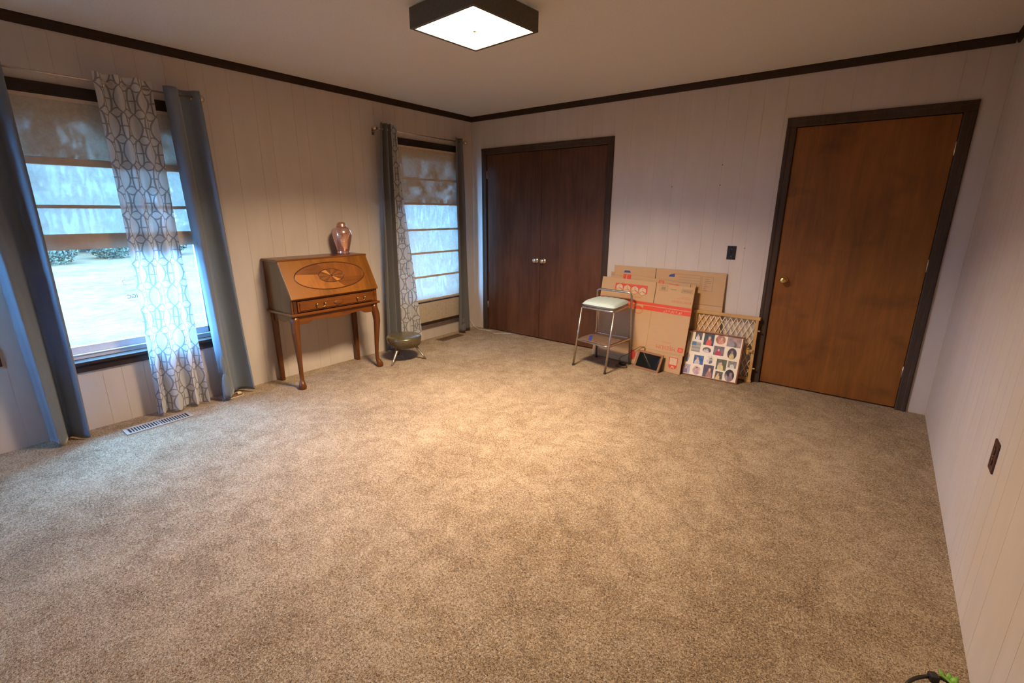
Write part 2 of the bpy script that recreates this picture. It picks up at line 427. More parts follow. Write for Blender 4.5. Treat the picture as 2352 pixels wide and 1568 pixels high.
# ------------------------------------------------------------------ room shell
# openings
CL0, CL1, CLH = 0.215, 1.745, 2.035          # closet opening on the back wall
DR0, DR1, DRH = 3.283, 4.222, 2.037          # entry door opening
W1 = (-3.875, -2.905, 0.452, 2.040)            # window 1 on the left wall (y0, y1, z0, z1)
W2 = (-1.20, -0.26, 0.452, 2.040)            # window 2
W3 = (0.14, 0.54, 1.00, 1.90)                # window 3 on the front wall behind the viewer (x0, x1, z0, z1)
T = 0.15; PB = 0.0018

floor = struct('floor', MB().box(-T, W+T, -D-T, T+0.6, -0.12, 0.0), 'carpet', 'beige and brown flecked wall-to-wall carpet floor', 'floor')
struct('ceiling', MB().box(-T, W+T, -D-T, T+0.6, H, H+0.12), 'ceil', 'plain off-white stippled ceiling', 'ceiling')

def wall_mb(fn, a0, a1, openings):
    """fn(a0,a1,z0,z1) adds a box for a run along the wall; openings = (a0,a1,z0,z1)"""
    cuts = sorted({a0, a1, *[o[0] for o in openings], *[o[1] for o in openings]})
    for p, q in zip(cuts, cuts[1:]):
        m = (p+q)/2; zs = [(0.0, H)]
        for o in openings:
            if o[0] < m < o[1]:
                nz = []
                for z0, z1 in zs:
                    if o[2] > z0: nz.append((z0, min(o[2], z1)))
                    if o[3] < z1: nz.append((max(o[3], z0), z1))
                zs = nz
        for z0, z1 in zs:
            if z1-z0 > 0.001: fn(p, q, z0, z1)

def panelled_wall(name, axis, plane, sgn, a0, a1, openings, grooves, label):
    """backing wall plus one board object per strip between grooves; boards' faces lie on the plane"""
    mb = MB()
    def back(p, q, z0, z1):
        lo, hi = sorted((plane+sgn*PB, plane+sgn*T))
        if axis == 'x': mb.box(lo, hi, p, q, z0, z1)
        else: mb.box(p, q, lo, hi, z0, z1)
    wall_mb(back, a0-(T if axis == 'y' else 0), a1+T, openings)
    w = struct(name, mb, 'groove', label, 'wall')
    gs = sorted([g for g in grooves if a0 < g < a1]); edges = [a0]+gs+[a1]
    lo, hi = sorted((plane, plane+sgn*PB))
    for p, q in zip(edges, edges[1:]):
        p2, q2 = p+0.0007, q-0.0007; bm = MB()
        def piece(pp, qq, z0, z1):
            if axis == 'x': bm.box(lo, hi, pp, qq, z0, z1)
            else: bm.box(pp, qq, lo, hi, z0, z1)
        ops = [o for o in openings if o[0] < q2 and o[1] > p2]
        ops = [(max(o[0], p2), min(o[1], q2), o[2], o[3]) for o in ops]
        wall_mb(piece, p2, q2, ops)
        if bm.v: bm.build('wall_panel', 'wall', w)
    return w

gb = [0.020, 0.12, 0.343, 0.446, 0.646, 0.749, 0.900, 1.007, 1.162, 1.398, 1.561, 1.662, 1.792, 1.968, 2.204, 2.379, 2.482, 2.681, 2.784, 2.935, 3.042, 3.197,
      3.433, 3.608, 3.711, 3.910, 4.016, 4.165, 4.272]
panelled_wall('wall_back', 'y', 0.0, 1, 0.0, W, [(CL0, CL1, 0, CLH), (DR0, DR1, 0, DRH)], gb, 'back wall of pale painted grooved panelling')
for x, z in ((2.381, 1.627), (2.787, 1.789), (2.787, 1.630), (3.041, 1.124)):
    MB().lathe([(0.0042, -0.0006), (0.0042, 0.0008)], 8, (x, 0, z), 'y').build('nail_hole', 'dark', bpy.data.objects['wall_back'])
gl_ = [-5.20, -5.05, -4.95, -4.75, -4.65, -4.50, -4.35, -4.22, -4.075, -3.835, -3.659, -3.557, -3.434, -3.262, -3.155, -3.00, -2.868, -2.765, -2.612, -2.43, -2.327, -2.123, -2.022, -1.771, -1.603,
       -1.500, -1.345, -1.24, -1.10, -0.995, -0.84, -0.69, -0.585, -0.43, -0.327, -0.12]
panelled_wall('wall_left', 'x', 0.0, -1, -D, 0.0, [W1, W2], gl_, 'window wall of pale painted grooved panelling')
gr_ = [-0.16, -0.315, -0.42, -0.555, -0.66, -0.81, -0.96, -1.06, -1.21, -1.31, -1.46, -1.56, -1.71, -1.86, -1.965, -2.064, -2.201, -2.303, -2.457, -2.703, -2.805, -2.96, -3.10, -3.21,
       -3.37, -3.52, -3.66, -3.81, -3.93, -4.09, -4.30, -4.5, -4.7, -4.9, -5.1]
panelled_wall('wall_right', 'x', W, 1, -D, 0.0, [], gr_, 'right-hand wall of pale painted grooved panelling')
mbf = MB(); wall_mb(lambda p, q, z0, z1: mbf.box(p, q, -D-T, -D, z0, z1), -T, W+T, [W3])
struct('wall_front', mbf, 'wall', 'plain painted wall behind the viewer', 'wall')

# dark crown strip along the ceiling
def crown(name, axis, a0, a1, plane, sgn, label):
    prof = [(0, 0), (0.020, 0), (0.020, -0.012), (0.013, -0.040), (0.009, -0.053), (0, -0.053)]
    pts = [(plane+sgn*x, H+z) for x, z in prof]
    mb = MB().prism(pts, 'y' if axis == 'x' else 'x', a0, a1)
    return struct(name, mb, 'trimh', label, 'trim')
crown('trim_1', 'x', -D, 0, 0.0, 1, 'dark brown crown strip above the window wall')
crown('trim_2', 'y', 0.02, W-0.02, 0.0, -1, 'dark brown crown strip above the back wall')
crown('trim_3', 'x', -D, 0, W, -1, 'dark brown crown strip above the right-hand wall')

def casing(name, x0, x1, z1, label, w=0.066):
    """door casing on the back wall: two-step moulding, jamb and stop"""
    root = thing(name, label, 'trim', ((x0+x1)/2, 0, 0)); root['kind'] = 'structure'
    cx = (x0+x1)/2; a = (x1-x0)/2
    def side(s):
        xo = s*(a+w-0.008); xi = s*(a-0.008); xm = s*(a+w*0.45)
        m = MB()
        pf = [(xi, 0), (xi, -0.010), (xi+s*0.008, -0.014), (xm, -0.014), (xm+s*0.006, -0.019), (xo-s*0.006, -0.019), (xo, -0.012), (xo, 0)]
        m.prism(pf, 'z', 0, z1-0.0085)
        m.box(min(s*a, s*(a-0.008)), max(s*a, s*(a-0.008)), 0.0, T, 0, z1)
        return m
    side(-1).build('side_casing', 'trim', root); side(1).build('side_casing', 'trim', root)
    m = MB(); zi = z1-0.008; zo = z1+w-0.008; zm = z1+w*0.45
    m.prism([(0, zi), (-0.010, zi), (-0.014, zi+0.008), (-0.014, zm), (-0.019, zm+0.006), (-0.019, zo-0.006), (-0.012, zo), (0, zo)], 'x', -a-w+0.0085, a+w-0.0085)
    m.box(-a+0.0085, a-0.0085, 0.0, T, z1-0.008, z1)
    m.build('head_casing', 'trim', root)
    return root
casing('trim_4', CL0, CL1, CLH, 'dark brown casing around the double closet doors')
casing('trim_5', DR0, DR1, DRH, 'dark brown casing around the single door')

def round_knob(name, mat, parent, loc, r=0.026, proj=0.058, rose=0.030):
    k = MB().lathe([(0.004, 0.0), (rose, 0.0), (rose, -0.004), (rose*0.75, -0.009), (0.011, -0.012), (0.010, -0.028), (r*0.62, -0.033), (r, -0.043), (r*0.98, -0.050), (r*0.7, -proj+0.003), (0.004, -proj)], 20, loc, 'y')
    return k.build(name, mat, parent)
def hinge(parent, x, y, z, h=0.085):
    return MB().lathe([(0.0055, -h/2), (0.0055, h/2)], 10, (x, y, z)).build('hinge', 'hinge', parent)

def door_leaf(name, x0, x1, z1, mat, label, knob_x, knob_mat, hinges, hx, y0=0.006):
    o = struct(name, MB().box(x0, x1, y0, y0+0.036, 0.012, z1), mat, label, 'door', 0.002)
    round_knob('door_knob', knob_mat, o, (knob_x, y0, 0.890))
    for z in hinges: hinge(o, hx, y0-0.003, z)
    return o
gap = 0.980
door_leaf('door_1', CL0+0.010, gap-0.002, CLH-0.012, 'closet', 'left leaf of the dark brown double closet doors', gap-0.048, 'chrome', (1.812, 0.312), CL0+0.0085)
door_leaf('door_2', gap+0.002, CL1-0.010, CLH-0.012, 'closet', 'right leaf of the dark brown double closet doors', gap+0.052, 'chrome', (1.815, 0.312), CL1-0.0085)
door_leaf('door_3', DR0+0.010, DR1-0.010, DRH-0.012, 'door', 'amber-brown flush door with brass knob beside the baby gate', 3.362, 'brass', (1.815, 1.060, 0.290), DR1-0.0085)
struct('wall_closet', MB().box(-T, W+T, T+0.55, T+0.60, 0, H), 'wall', 'wall inside the closet and hall behind the doors', 'wall')
mbc = MB(); mbc.box(-T, -T+0.05, T, T+0.6, 0, H); mbc.box(W+T-0.05, W+T, T, T+0.6, 0, H); mbc.box(2.4, 2.45, T, T+0.55, 0, H)
struct('wall_hall', mbc, 'wall', 'side walls of the closet and hall behind the doors', 'wall')

# ------------------------------------------------------------------ windows
def make_window(name, axis, y0, y1, z0, z1, label, sill=True, stickers=False):
    """window on the left wall (room side +x); parts in world coordinates relative to the opening's bottom centre"""
    c = (y0+y1)/2
    root = thing(name, label, 'window', (0, c, z0)); root['kind'] = 'structure'
    a = (y1-y0)/2; h = z1-z0; w = 0.065
    fr = MB()
    fr.box(-0.14, 0.0, -a, -a+0.012, 0, h); fr.box(-0.14, 0.0, a-0.012, a, 0, h); fr.box(-0.14, 0.0, -a, a, h-0.012, h)
    fr.build('jamb', 'trim', root)
    cs = MB()
    cs.box(0, 0.018, -a-w, -a+0.006, -0.05, h+w); cs.box(0, 0.018, a-0.006, a+w, -0.05, h+w)
    cs.build('side_casing', 'trim', root, 0.003)
    MB().box(0, 0.0185, -a-w, a+w, h-0.004, h+w).build('head_casing', 'trimh', root, 0.003)
    MB().box(-0.06, 0.040, -a-w, a+w, -0.006, 0.016).build('stool_board', 'trimh', root, 0.004)
    MB().box(0, 0.018, -a-w, a+w, -0.056, -0.006).build('apron', 'trimh', root, 0.003)
    vf = MB(); b = 0.012
    vf.box(-0.115, -0.060, -a+b, a-b, 0.0, 0.040); vf.box(-0.125, -0.050, -a+b, a-b, 0.040, 0.048)
    vf.box(-0.115, -0.060, -a+b, -a+b+0.025, 0.04, h-b); vf.box(-0.115, -0.060, a-b-0.025, a-b, 0.04, h-b)
    vf.box(-0.115, -0.060, -a+b, a-b, h-b-0.045, h-b)
    vf.build('window_frame', 'vinyl', root, 0.002)
    sa = MB(); s0, s1 = -a+b+0.025, a-b-0.025; q0, q1 = 0.048, h-b-0.045
    sa.box(-0.105, -0.075, s0, s1, q0, q0+0.048); sa.box(-0.105, -0.075, s0, s1, q1-0.035, q1)
    sa.box(-0.105, -0.075, s0, s0+0.03, q0, q1); sa.box(-0.105, -0.075, s1-0.03, s1, q0, q1)
    sash = sa.build('sash', 'vinyl', root, 0.002)
    pane = MB().box(-0.092, -0.088, s0+0.03, s1-0.03, q0+0.048, q1-0.035).build('glass_pane', 'glass', root)
    return root, pane
win1, pane1 = make_window('window_1', 'x', *W1, 'large window with a half-raised shade, lawn outside')
win2, pane2 = make_window('window_2', 'x', *W2, 'narrow window near the corner covered by a lowered shade')
# window 3: front wall, out of view
r3 = thing('window_3', 'window in the wall behind the viewer', 'window', ((W3[0]+W3[1])/2, -D, W3[2])); r3['kind'] = 'structure'
a3 = (W3[1]-W3[0])/2; h3 = W3[3]-W3[2]
m = MB(); m.box(-a3, -a3+0.05, -0.11, -0.05, 0, h3); m.box(a3-0.05, a3, -0.11, -0.05, 0, h3); m.box(-a3, a3, -0.11, -0.05, 0, 0.05); m.box(-a3, a3, -0.11, -0.05, h3-0.05, h3); m.box(-a3, a3, -0.10, -0.06, h3/2-0.02, h3/2+0.02)
m.build('window_frame', 'vinyl', r3)
MB().box(-a3+0.05, a3-0.05, -0.082, -0.078, 0.05, h3-0.05).build('glass_pane', 'glass', r3)
m = MB(); m.box(-a3-0.065, -a3, 0, 0.018, -0.06, h3+0.065); m.box(a3, a3+0.065, 0, 0.018, -0.06, h3+0.065); m.box(-a3-0.065, a3+0.065, 0, 0.018, h3, h3+0.065); m.box(-a3-0.065, a3+0.065, 0, 0.04, -0.06, 0)
m.build('window_casing', 'trim', r3)
# maker's sticker on the glass of window 1, read from behind
LP = Matrix(((0, 0, 1, -0.0868), (1, 0, 0, 0), (0, 1, 0, 0), (0, 0, 0, 1)))     # (u along y, v up, n into room)
text_part('sticker_lettering', 'IGC', 0.036, 'blueprint', win1, -0.004, 0.378, 0, 0, 1.0, True, local=LP, ext=0.0002)
lm = MB()
for z, l0, l1 in ((0.425, -0.05, 0.03), (0.419, -0.04, 0.025), (0.352, -0.05, 0.03)): lm.box(-0.0870, -0.0866, l0, l1, z, z+0.0018)
for q in ((-0.042, 0.032, 0.462, 0.464), (-0.042, 0.032, 0.492, 0.494), (-0.042, -0.040, 0.462, 0.494), (0.030, 0.032, 0.462, 0.494)): lm.box(-0.0870, -0.0866, *q)
lm.build('sticker_lines', 'greyprint', win1)

# ------------------------------------------------------------------ roman shades
def roman_shade(name, label, y0, y1, ztop, ribs, zbot, x, dim_to, hem_z):
    c = (y0+y1)/2; a = (y1-y0)/2
    root = thing(name, label, 'window shade', (x, c, zbot))
    MB().box(-0.008, 0.012, -a, a, ztop-zbot-0.02, ztop-zbot).build('head_rail', 'shadehem', root)
    zs = [ztop-0.015]+ribs+[hem_z]
    for k in range(len(zs)-1):
        zt, zb = zs[k]-zbot, zs[k+1]-zbot
        fn = lambda u, v, zt=zt, zb=zb: (0.004*math.sin(v*PI)+0.0007*math.sin(u*23+zt*5), -a+2*a*u, zb+(zt-zb)*v)
        MB().grid(fn, 24, 8).build('fabric_band', 'shade', root)
    for k, z in enumerate(ribs):
        m = MB(); hh = 0.010 if k or len(ribs) > 3 else 0.022
        m.box(-0.004, 0.010, -a, a, z-zbot-hh, z-zbot+hh*0.9)
        m.build('rib', 'shadehem', root, 0.003)
    if dim_to:
        MB().box(-0.016, -0.014, -a+0.01, a-0.01, dim_to-zbot, ztop-zbot-0.02).build('liner', 'shadeliner', root)  # extra layer added behind the upper bands to dim the daylight there
    m = MB()
    if hem_z-zbot > 0.04:
        fn = lambda u, v: (0.012+0.014*math.sin(v*PI*0.9), -a+2*a*u, (hem_z-zbot)*v)
        m.grid(fn, 12, 8); m.box(-0.006, 0.011, -a, a, 0.0, 0.012); m.box(-0.006, 0.004, -a, a, 0, hem_z-zbot)
        m.build('hem_fold', 'shadehem', root)
    return root
roman_shade('roman_shade', 'half-raised tan linen roman shade in the large window', -3.865, -2.915, 2.038, [1.682, 1.424], 1.168, 0.006, 1.69, 1.262)
s2 = roman_shade('roman_shade', 'fully lowered tan linen roman shade over the narrow corner window', -1.255, -0.245, 2.030, [1.728, 1.482, 1.220, 0.976, 0.722, 0.466], 0.185, 0.056, 1.485, 0.215)
MB().box(-0.008, 0.014, -0.505, 0.505, 0.0, 0.028).build('bottom_rail', 'trimh', s2, 0.003)
MB().box(-0.004, 0.009, -0.505, 0.505, 0.252, 0.262).build('dark_batten', 'trimh', s2, 0.002)  # added dark strip imitating the shadowed gap line at the sill behind

# ------------------------------------------------------------------ curtain rods and curtains
RODX = 0.10; RODZ = 2.140
def rod(name, label, y0, y1, brackets):
    root = thing(name, label, 'curtain rod', (RODX, (y0+y1)/2, RODZ)); a = (y1-y0)/2
    MB().tube([(0, -a, 0), (0, a, 0)], 0.0055, 12).build('pole', 'alum', root)
    for s in (-1, 1):
        prof = [(0.004, 0), (0.010, 0.003), (0.006, 0.010), (0.012, 0.016), (0.020, 0.026), (0.022, 0.036), (0.018, 0.048), (0.008, 0.056), (0.002, 0.058)]
        MB().lathe([(r, s*h) for r, h in prof], 16, (0, s*a, 0), 'y').build('finial', 'alum', root)
    for yb in brackets:
        yl = yb-(y0+y1)/2
        m = MB(); m.tube([(-RODX+0.004, yl, -0.02), (-0.03, yl, -0.014), (0, yl, -0.009)], 0.005, 8); m.box(-RODX, -RODX+0.004, yl-0.012, yl+0.012, -0.045, 0.015)
        m.build('bracket', 'alum', root)
    return root
rod('curtain_rod', 'thin metal curtain rod above the large window', -4.28, -2.875, (-4.2, -2.90))
rod('curtain_rod', 'thin metal curtain rod above the narrow corner window', -1.385, -0.245, (-1.37, -0.27))

def lerp_keys(keys, z):
    """keys: list of (z, y0, y1) with z descending"""
    if z >= keys[0][0]: return keys[0][1:]
    for (za, a0, a1), (zb, b0, b1) in zip(keys, keys[1:]):
        if z >= zb:
            t = (za-z)/(za-zb); return a0+(b0-a0)*t, a1+(b1-a1)*t
    return keys[-1][1:]
def curtain(name, label, mat, keys, folds, amp, ztop, zbot, group, rings=(), nu=None, seed=0, xc=RODX, uvu=0.0, hem=True, amp_bot=1.25, rings_mat='chrome', top_amp=0.8, phase=0.4):
    rnd = random.Random(seed)
    yc = (keys[0][1]+keys[0][2])/2
    root = thing(name, label, 'curtain', (xc, yc, zbot), group=group)
    folds2 = math.ceil(folds); nu = nu or int(folds*24); nv = 70
    ph = [rnd.uniform(-0.3, 0.3) for _ in range(folds2*2+2)]; am = [rnd.uniform(0.8, 1.15) for _ in range(folds2*2+3)]
    vs = []; uvs = []
    for j in range(nv+1):
        v = j/nv; z = ztop+(zbot-ztop)*v
        y0, y1 = lerp_keys(keys, z)
        grow = top_amp+(amp_bot-top_amp)*min(1, v*1.4)
        s = 0.0; prev = None
        for i in range(nu+1):
            u = i/nu; k = u*folds
            w = int(min(k*2, folds2*2))
            warp = 0.09*math.sin(2*PI*k*0.5+seed)*math.sin(v*2.6+seed)
            A = amp*grow*(am[w]*(1-(k*2-w))+am[min(w+1, folds2*2+1)]*(k*2-w))
            x = A*math.tanh(1.9*math.sin(2*PI*(k+warp*v)+phase))/0.956+0.005*math.sin(7*v+3*u+seed)
            y = y0+(y1-y0)*u+0.010*math.sin(4*PI*k+0.8)*grow*(0.5+0.5*v)*(1 if 0.02 < u < 0.98 else 0)
            x = max(x, -xc+0.052)
            zz = z+0.006*math.sin(2*PI*k*0.7+seed)*v if j == nv else z
            p = (x, y-yc, zz-zbot)
            if prev is not None: s += math.hypot(p[0]-prev[0], p[1]-prev[1])
            prev = p; vs.append(p); uvs.append((s+uvu, z))
    fc = [(j*(nu+1)+i, j*(nu+1)+i+1, (j+1)*(nu+1)+i+1, (j+1)*(nu+1)+i) for j in range(nv) for i in range(nu)]
    me = bpy.data.meshes.new('cloth'); me.from_pydata(vs, [], fc); me.update()
    me.polygons.foreach_set('use_smooth', [True]*len(fc))
    ul = me.uv_layers.new(name='UVMap')
    for li, lp in enumerate(me.loops): ul.data[li].uv = uvs[lp.vertex_index]
    me.materials.append(MT[mat])
    o = bpy.data.objects.new('cloth', me); COL.objects.link(o); o.parent = root
    if mat != 'sheer':
        so = o.modifiers.new('thickness', 'SOLIDIFY'); so.thickness = 0.0016; so.offset = 0
    for yr, tilt in rings:
        g = MB(); pts = []
        for k in range(25):
            a_ = 2*PI*k/24; pts.append((0.021*math.cos(a_), 0, 0.021*math.sin(a_)))
        g.tube(pts, 0.0042, 8, False)
        ob = g.build('grommet', rings_mat, root)
        ob.location = (0.0, yr-yc, RODZ-zbot-0.009); ob.rotation_euler = (0, 0, tilt)
    return root
G1 = 'drapes hung at the large window'; G2 = 'drapes hung at the narrow corner window'
curtain('curtain', 'slate blue grommet curtain at the far left edge of the large window', 'bluecurt',
        [(2.18, -4.10, -3.795), (1.2, -4.02, -3.80), (0.5, -4.00, -3.805), (0.0, -3.985, -3.815)], 1.25, 0.055, 2.178, 0.012, G1, ((-3.86, 0.5),), seed=2, xc=0.11, phase=0.0)
curtain('curtain', 'white and grey trellis-patterned sheer hanging across the large window', 'sheer',
        [(2.2, -3.415, -3.125), (1.3, -3.412, -3.125), (0.4, -3.420, -3.120), (0.0, -3.430, -3.110)], 3, 0.030, 2.190, 0.018, G1, ((-3.375, 0.3),), seed=5, xc=0.105, amp_bot=1.1)
cr = curtain('curtain', 'slate blue grommet curtain with a knotted tail, right side of the large window', 'bluecurt',
        [(2.18, -3.060, -2.855), (1.2, -3.035, -2.83), (0.5, -3.02, -2.81), (0.0, -3.005, -2.79)], 1.25, 0.044, 2.180, 0.022, G1, ((-3.035, 0.35),), seed=3, xc=0.105, phase=0.0)
curtain('curtain', 'grey grommet curtain beside the footstool, left of the narrow corner window', 'greycurt',
        [(2.2, -1.375, -1.262), (1.8, -1.405, -1.270), (0.6, -1.452, -1.280), (0.0, -1.465, -1.285)], 2, 0.036, 2.190, 0.050, G2, seed=4, xc=0.115)
curtain('curtain', 'narrow trellis-patterned sheer next to the grey curtain at the corner window', 'sheer',
        [(2.2, -1.258, -1.195), (1.75, -1.262, -1.175), (1.0, -1.270, -1.095), (0.2, -1.280, -1.005), (0.0, -1.28, -0.995)], 3, 0.034, 2.185, 0.060, G2, seed=6, xc=0.115, amp_bot=0.7)
cg = curtain('curtain', 'grey curtain closest to the closet, right of the narrow corner window', 'greycurt',
        [(2.2, -0.395, -0.262), (1.2, -0.395, -0.250), (0.5, -0.40, -0.232), (0.0, -0.41, -0.215)], 1.5, 0.030, 2.175, 0.040, G2, seed=9, xc=0.105)
def tail(parent, mat, loc, h):
    prof = [(0.004, h*1.75), (0.012, h*1.6), (0.017, h*1.3), (0.010, h*1.06), (0.0075, h), (0.011, h*0.96), (0.020, h*0.80), (0.026, h*0.5), (0.028, h*0.25), (0.026, 0.0)]
    prof = prof[::-1]
    m = MB(); n = 20; vs = []
    for r, z in prof:
        for k in range(n):
            a_ = 2*PI*k/n; rr = r*(1+0.16*math.sin(5*a_))
            vs.append((rr*math.cos(a_)*0.75, rr*math.sin(a_)*1.05, z))
    fc = [(i*n+k, i*n+(k+1) % n, (i+1)*n+(k+1) % n, (i+1)*n+k) for i in range(len(prof)-1) for k in range(n)]
    fc += [tuple(range(n))]
    m.add(vs, fc, True)
    o = m.build('knotted_tail', mat, parent); o.location = loc
    return o
tail(cr, 'bluecurt', (0.078, -3.002-(-3.060-2.855)/2, 0.0), 0.195)
tail(cg, 'greycurt', (0.050, -0.365-(-0.395-0.262)/2, 0.0), 0.085)

# ------------------------------------------------------------------ ceiling lamp
LZ0, LZ1, LS = 2.327, 2.425, 0.478
lamp = thing('ceiling_light', 'square dark bronze flush ceiling light with a glowing white diffuser', 'ceiling light', (2.056, -2.220, LZ0), math.radians(-4))
m = MB(); h_ = LS/2; t_ = 0.008; hh = LZ1-LZ0
for q in ((-h_, h_, -h_, -h_+t_), (-h_, h_, h_-t_, h_), (-h_, -h_+t_, -h_+t_, h_-t_), (h_-t_, h_, -h_+t_, h_-t_)): m.box(*q, 0, hh)
m.build('shade_box', 'bronze', lamp)
m = MB()
for q in ((-h_+t_, h_-t_, -h_+t_, -h_+0.020), (-h_+t_, h_-t_, h_-0.020, h_-t_), (-h_+t_, -h_+0.020, -h_+0.020, h_-0.020), (h_-0.020, h_-t_, -h_+0.020, h_-0.020)): m.box(*q, 0, 0.006)
m.build('rim', 'bronze', lamp)
MB().box(-h_+0.012, h_-0.012, -h_+0.012, h_-0.012, 0.008, 0.012).build('diffuser', 'lamp', lamp)
al = bpy.data.lights.new('lamp_light', 'AREA'); al.shape = 'SQUARE'; al.size = 0.445; al.energy = LAMP_W; al.color = LAMP_COL; al.spread = math.radians(138)
ao = bpy.data.objects.new('lamp_light', al); COL.objects.link(ao); ao.parent = lamp; ao.location = (0, 0, 0.0055)
MB().lathe([(0.002, -0.006), (0.009, -0.005), (0.013, 0.0), (0.013, 0.007)], 16).build('finial', 'cream', lamp)
MB().lathe([(0.065, 0.05), (0.065, H-LZ0)], 24).build('canopy', 'lampin', lamp)
MB().box(-h_+0.012, h_-0.012, -h_+0.012, h_-0.012, 0.070, 0.074).build('back_pan', 'lampin', lamp)  # unseen pan, added to block the diffuser's glow onto the ceiling

# ------------------------------------------------------------------ slant-front desk
DY = -2.138
desk = thing('writing_desk', 'honey-brown slant-front writing desk on cabriole legs by the window wall', 'desk', (0, DY, 0))
B = 0.398
side_pf = [(0.014, 0.624), (0.390, 0.624), (0.390, 0.742), (0.244, 1.016), (0.014, 1.016)]
for s in (-1, 1):
    MB().prism(side_pf, 'y', s*B, s*(B-0.018)).build('side_panel', 'deskv', desk, 0.002)
MB().prism([(0.016, 0.626), (0.380, 0.626), (0.380, 0.738), (0.238, 1.010), (0.016, 1.010)], 'y', -B+0.018, B-0.018).build('case', 'deskv', desk)
MB().box(0.006, 0.264, -B-0.012, B+0.012, 1.016, 1.036).build('desk_top', 'desk', desk, 0.006, 3)
# lid frame: u along +y, v up the slope, n outwards
A_ = Vector((0.396, 0, 0.738)); E_ = Vector((0.246, 0, 1.014)); vd = (E_-A_).normalized(); ud = Vector((0, 1, 0)); nd_ = ud.cross(vd)
LM = Matrix((ud, vd, nd_)).transposed().to_4x4(); LM.translation = A_
LL = (E_-A_).length
lid = MB().box(-B-0.004, B+0.004, -0.008, LL, 0.0, 0.020).build('fall_front_lid', 'desklid', desk, 0.004, 3); lid.matrix_local = LM
def ellipse_ring(a, b, w, hgt, n=64, z0=0.0):
    m = MB(); prof = [(-w, 0), (-w*0.5, hgt), (w*0.5, hgt), (w, 0)]; vs = []
    for k in range(n):
        t = 2*PI*k/n
        for off, z in prof: vs.append(((a+off)*math.cos(t), (b+off)*math.sin(t), z0+z))
    fc = [(k*4+j, k*4+j+1, ((k+1) % n)*4+j+1, ((k+1) % n)*4+j) for k in range(n) for j in range(3)]
    return m.add(vs, fc, True)
OC = LL/2+0.002
o = ellipse_ring(0.318, 0.118, 0.0045, 0.004).build('oval_moulding', 'deskdark', lid); o.location = (0, OC, 0.020)
for q, vm in enumerate(('veneerA', 'veneerB', 'veneerC', 'veneerB')):
    t0 = PI/2*q+0.30*(1 if q % 2 else -1); t1 = PI/2*(q+1)+0.30*(1 if (q+1) % 2 else -1)
    ts = [t0+(t1-t0)*k/14 for k in range(15)]
    P = [(0.314*math.cos(t), 0.114*math.sin(t)) for t in ts]+[(0.116*math.cos(t), 0.058*math.sin(t)) for t in reversed(ts)]
    w = MB().prism(P, 'z', 0, 0.0005).build('veneer_quarter', vm, lid); w.location = (0, OC, 0.020)
o = ellipse_ring(0.116, 0.058, 0.0035, 0.0015).build('medallion_ring', 'deskdark', lid); o.location = (0, OC, 0.020)
for k in range(16):
    t0, t1 = 2*PI*(k-0.5)/16+0.12, 2*PI*(k+0.5)/16+0.12
    P = [(0.113*math.cos(t), 0.055*math.sin(t)) for t in (t0, (t0+t1)/2, t1)]
    Q = [(0.014*math.cos(t), 0.008*math.sin(t)) for t in (t1, t0)]
    w = MB().prism(P+Q, 'z', 0, 0.0008).build('inlay_wedge', ('inlayC' if k in (5, 13) else ('inlayA' if k % 2 else 'inlayB')), lid)
    w.location = (0, OC, 0.020)
o = MB().lathe([(0.0145, 0), (0.013, 0.0015), (0.001, 0.002)], 20, squash=(1, 0.6)).build('medallion_boss', 'deskdark', lid); o.location = (0, OC, 0.020)
# front rail, drawer
m = MB(); m.box(0.380, 0.394, -B, B, 0.722, 0.744); m.box(0.380, 0.394, -B, -B+0.042, 0.624, 0.722); m.box(0.380, 0.394, B-0.042, B, 0.624, 0.722)
m.build('front_frame', 'desk', desk, 0.002)
for s in (-1, 1):
    MB().box(0.392, 0.402, min(s*(B-0.034), s*(B-0.012)), max(s*(B-0.034), s*(B-0.012)), 0.630, 0.722).build('lid_support', 'deskdark' if s < 0 else 'desk', desk, 0.001)
drawer = MB().box(0.384, 0.402, -B+0.046, B-0.046, 0.632, 0.716).build('drawer', 'desk', desk, 0.003)
MB().box(0.400, 0.411, -B+0.060, B-0.060, 0.642, 0.706).build('drawer_panel', 'desk', drawer, 0.006, 3)
MB().lathe([(0.046, 0.408), (0.046, 0.412), (0.038, 0.417), (0.001, 0.418)], 28, (0, 0.0, 0.672), 'x', (1, 0.42)).build('carved_oval', 'desk', drawer)
for yc in (-0.165, 0.212):
    hd = MB()
    for s in (-1, 1):
        hd.lathe([(0.008, 0.410), (0.0085, 0.414), (0.005, 0.418), (0.0045, 0.424), (0.008, 0.428), (0.007, 0.434), (0.001, 0.436)], 12, (0, yc+s*0.036, 0.682), 'x')
    pts = []
    for k in range(13):
        t = PI*k/12; pts.append((0.428, yc-0.036*math.cos(t), 0.680-0.026*math.sin(t)**0.6))
    hd.tube(pts, 0.0028, 8)
    hd.build('bail_handle', 'brass', drawer)
MB().box(0.008, 0.414, -B-0.018, B+0.018, 0.602, 0.624).build('waist_moulding', 'desk', desk, 0.008, 3)
def scallop(a):
    pts = [(-a, 0.602), (-a, 0.530)]
    for k in range(41):
        t = -1+2*k/40; x = t*a; q = abs(t)
        if q > 0.80: z = 0.530
        elif q > 0.62: z = 0.530+0.026*(0.5-0.5*math.cos(PI*(0.80-q)/0.18))
        else: z = 0.556-0.018*(0.5+0.5*math.cos(PI*q/0.62))
        pts.append((x, z))
    pts += [(a, 0.530), (a, 0.602)]
    return pts
MB().prism(scallop(0.350), 'x', 0.368, 0.386).build('front_apron', 'desk', desk, 0.001)
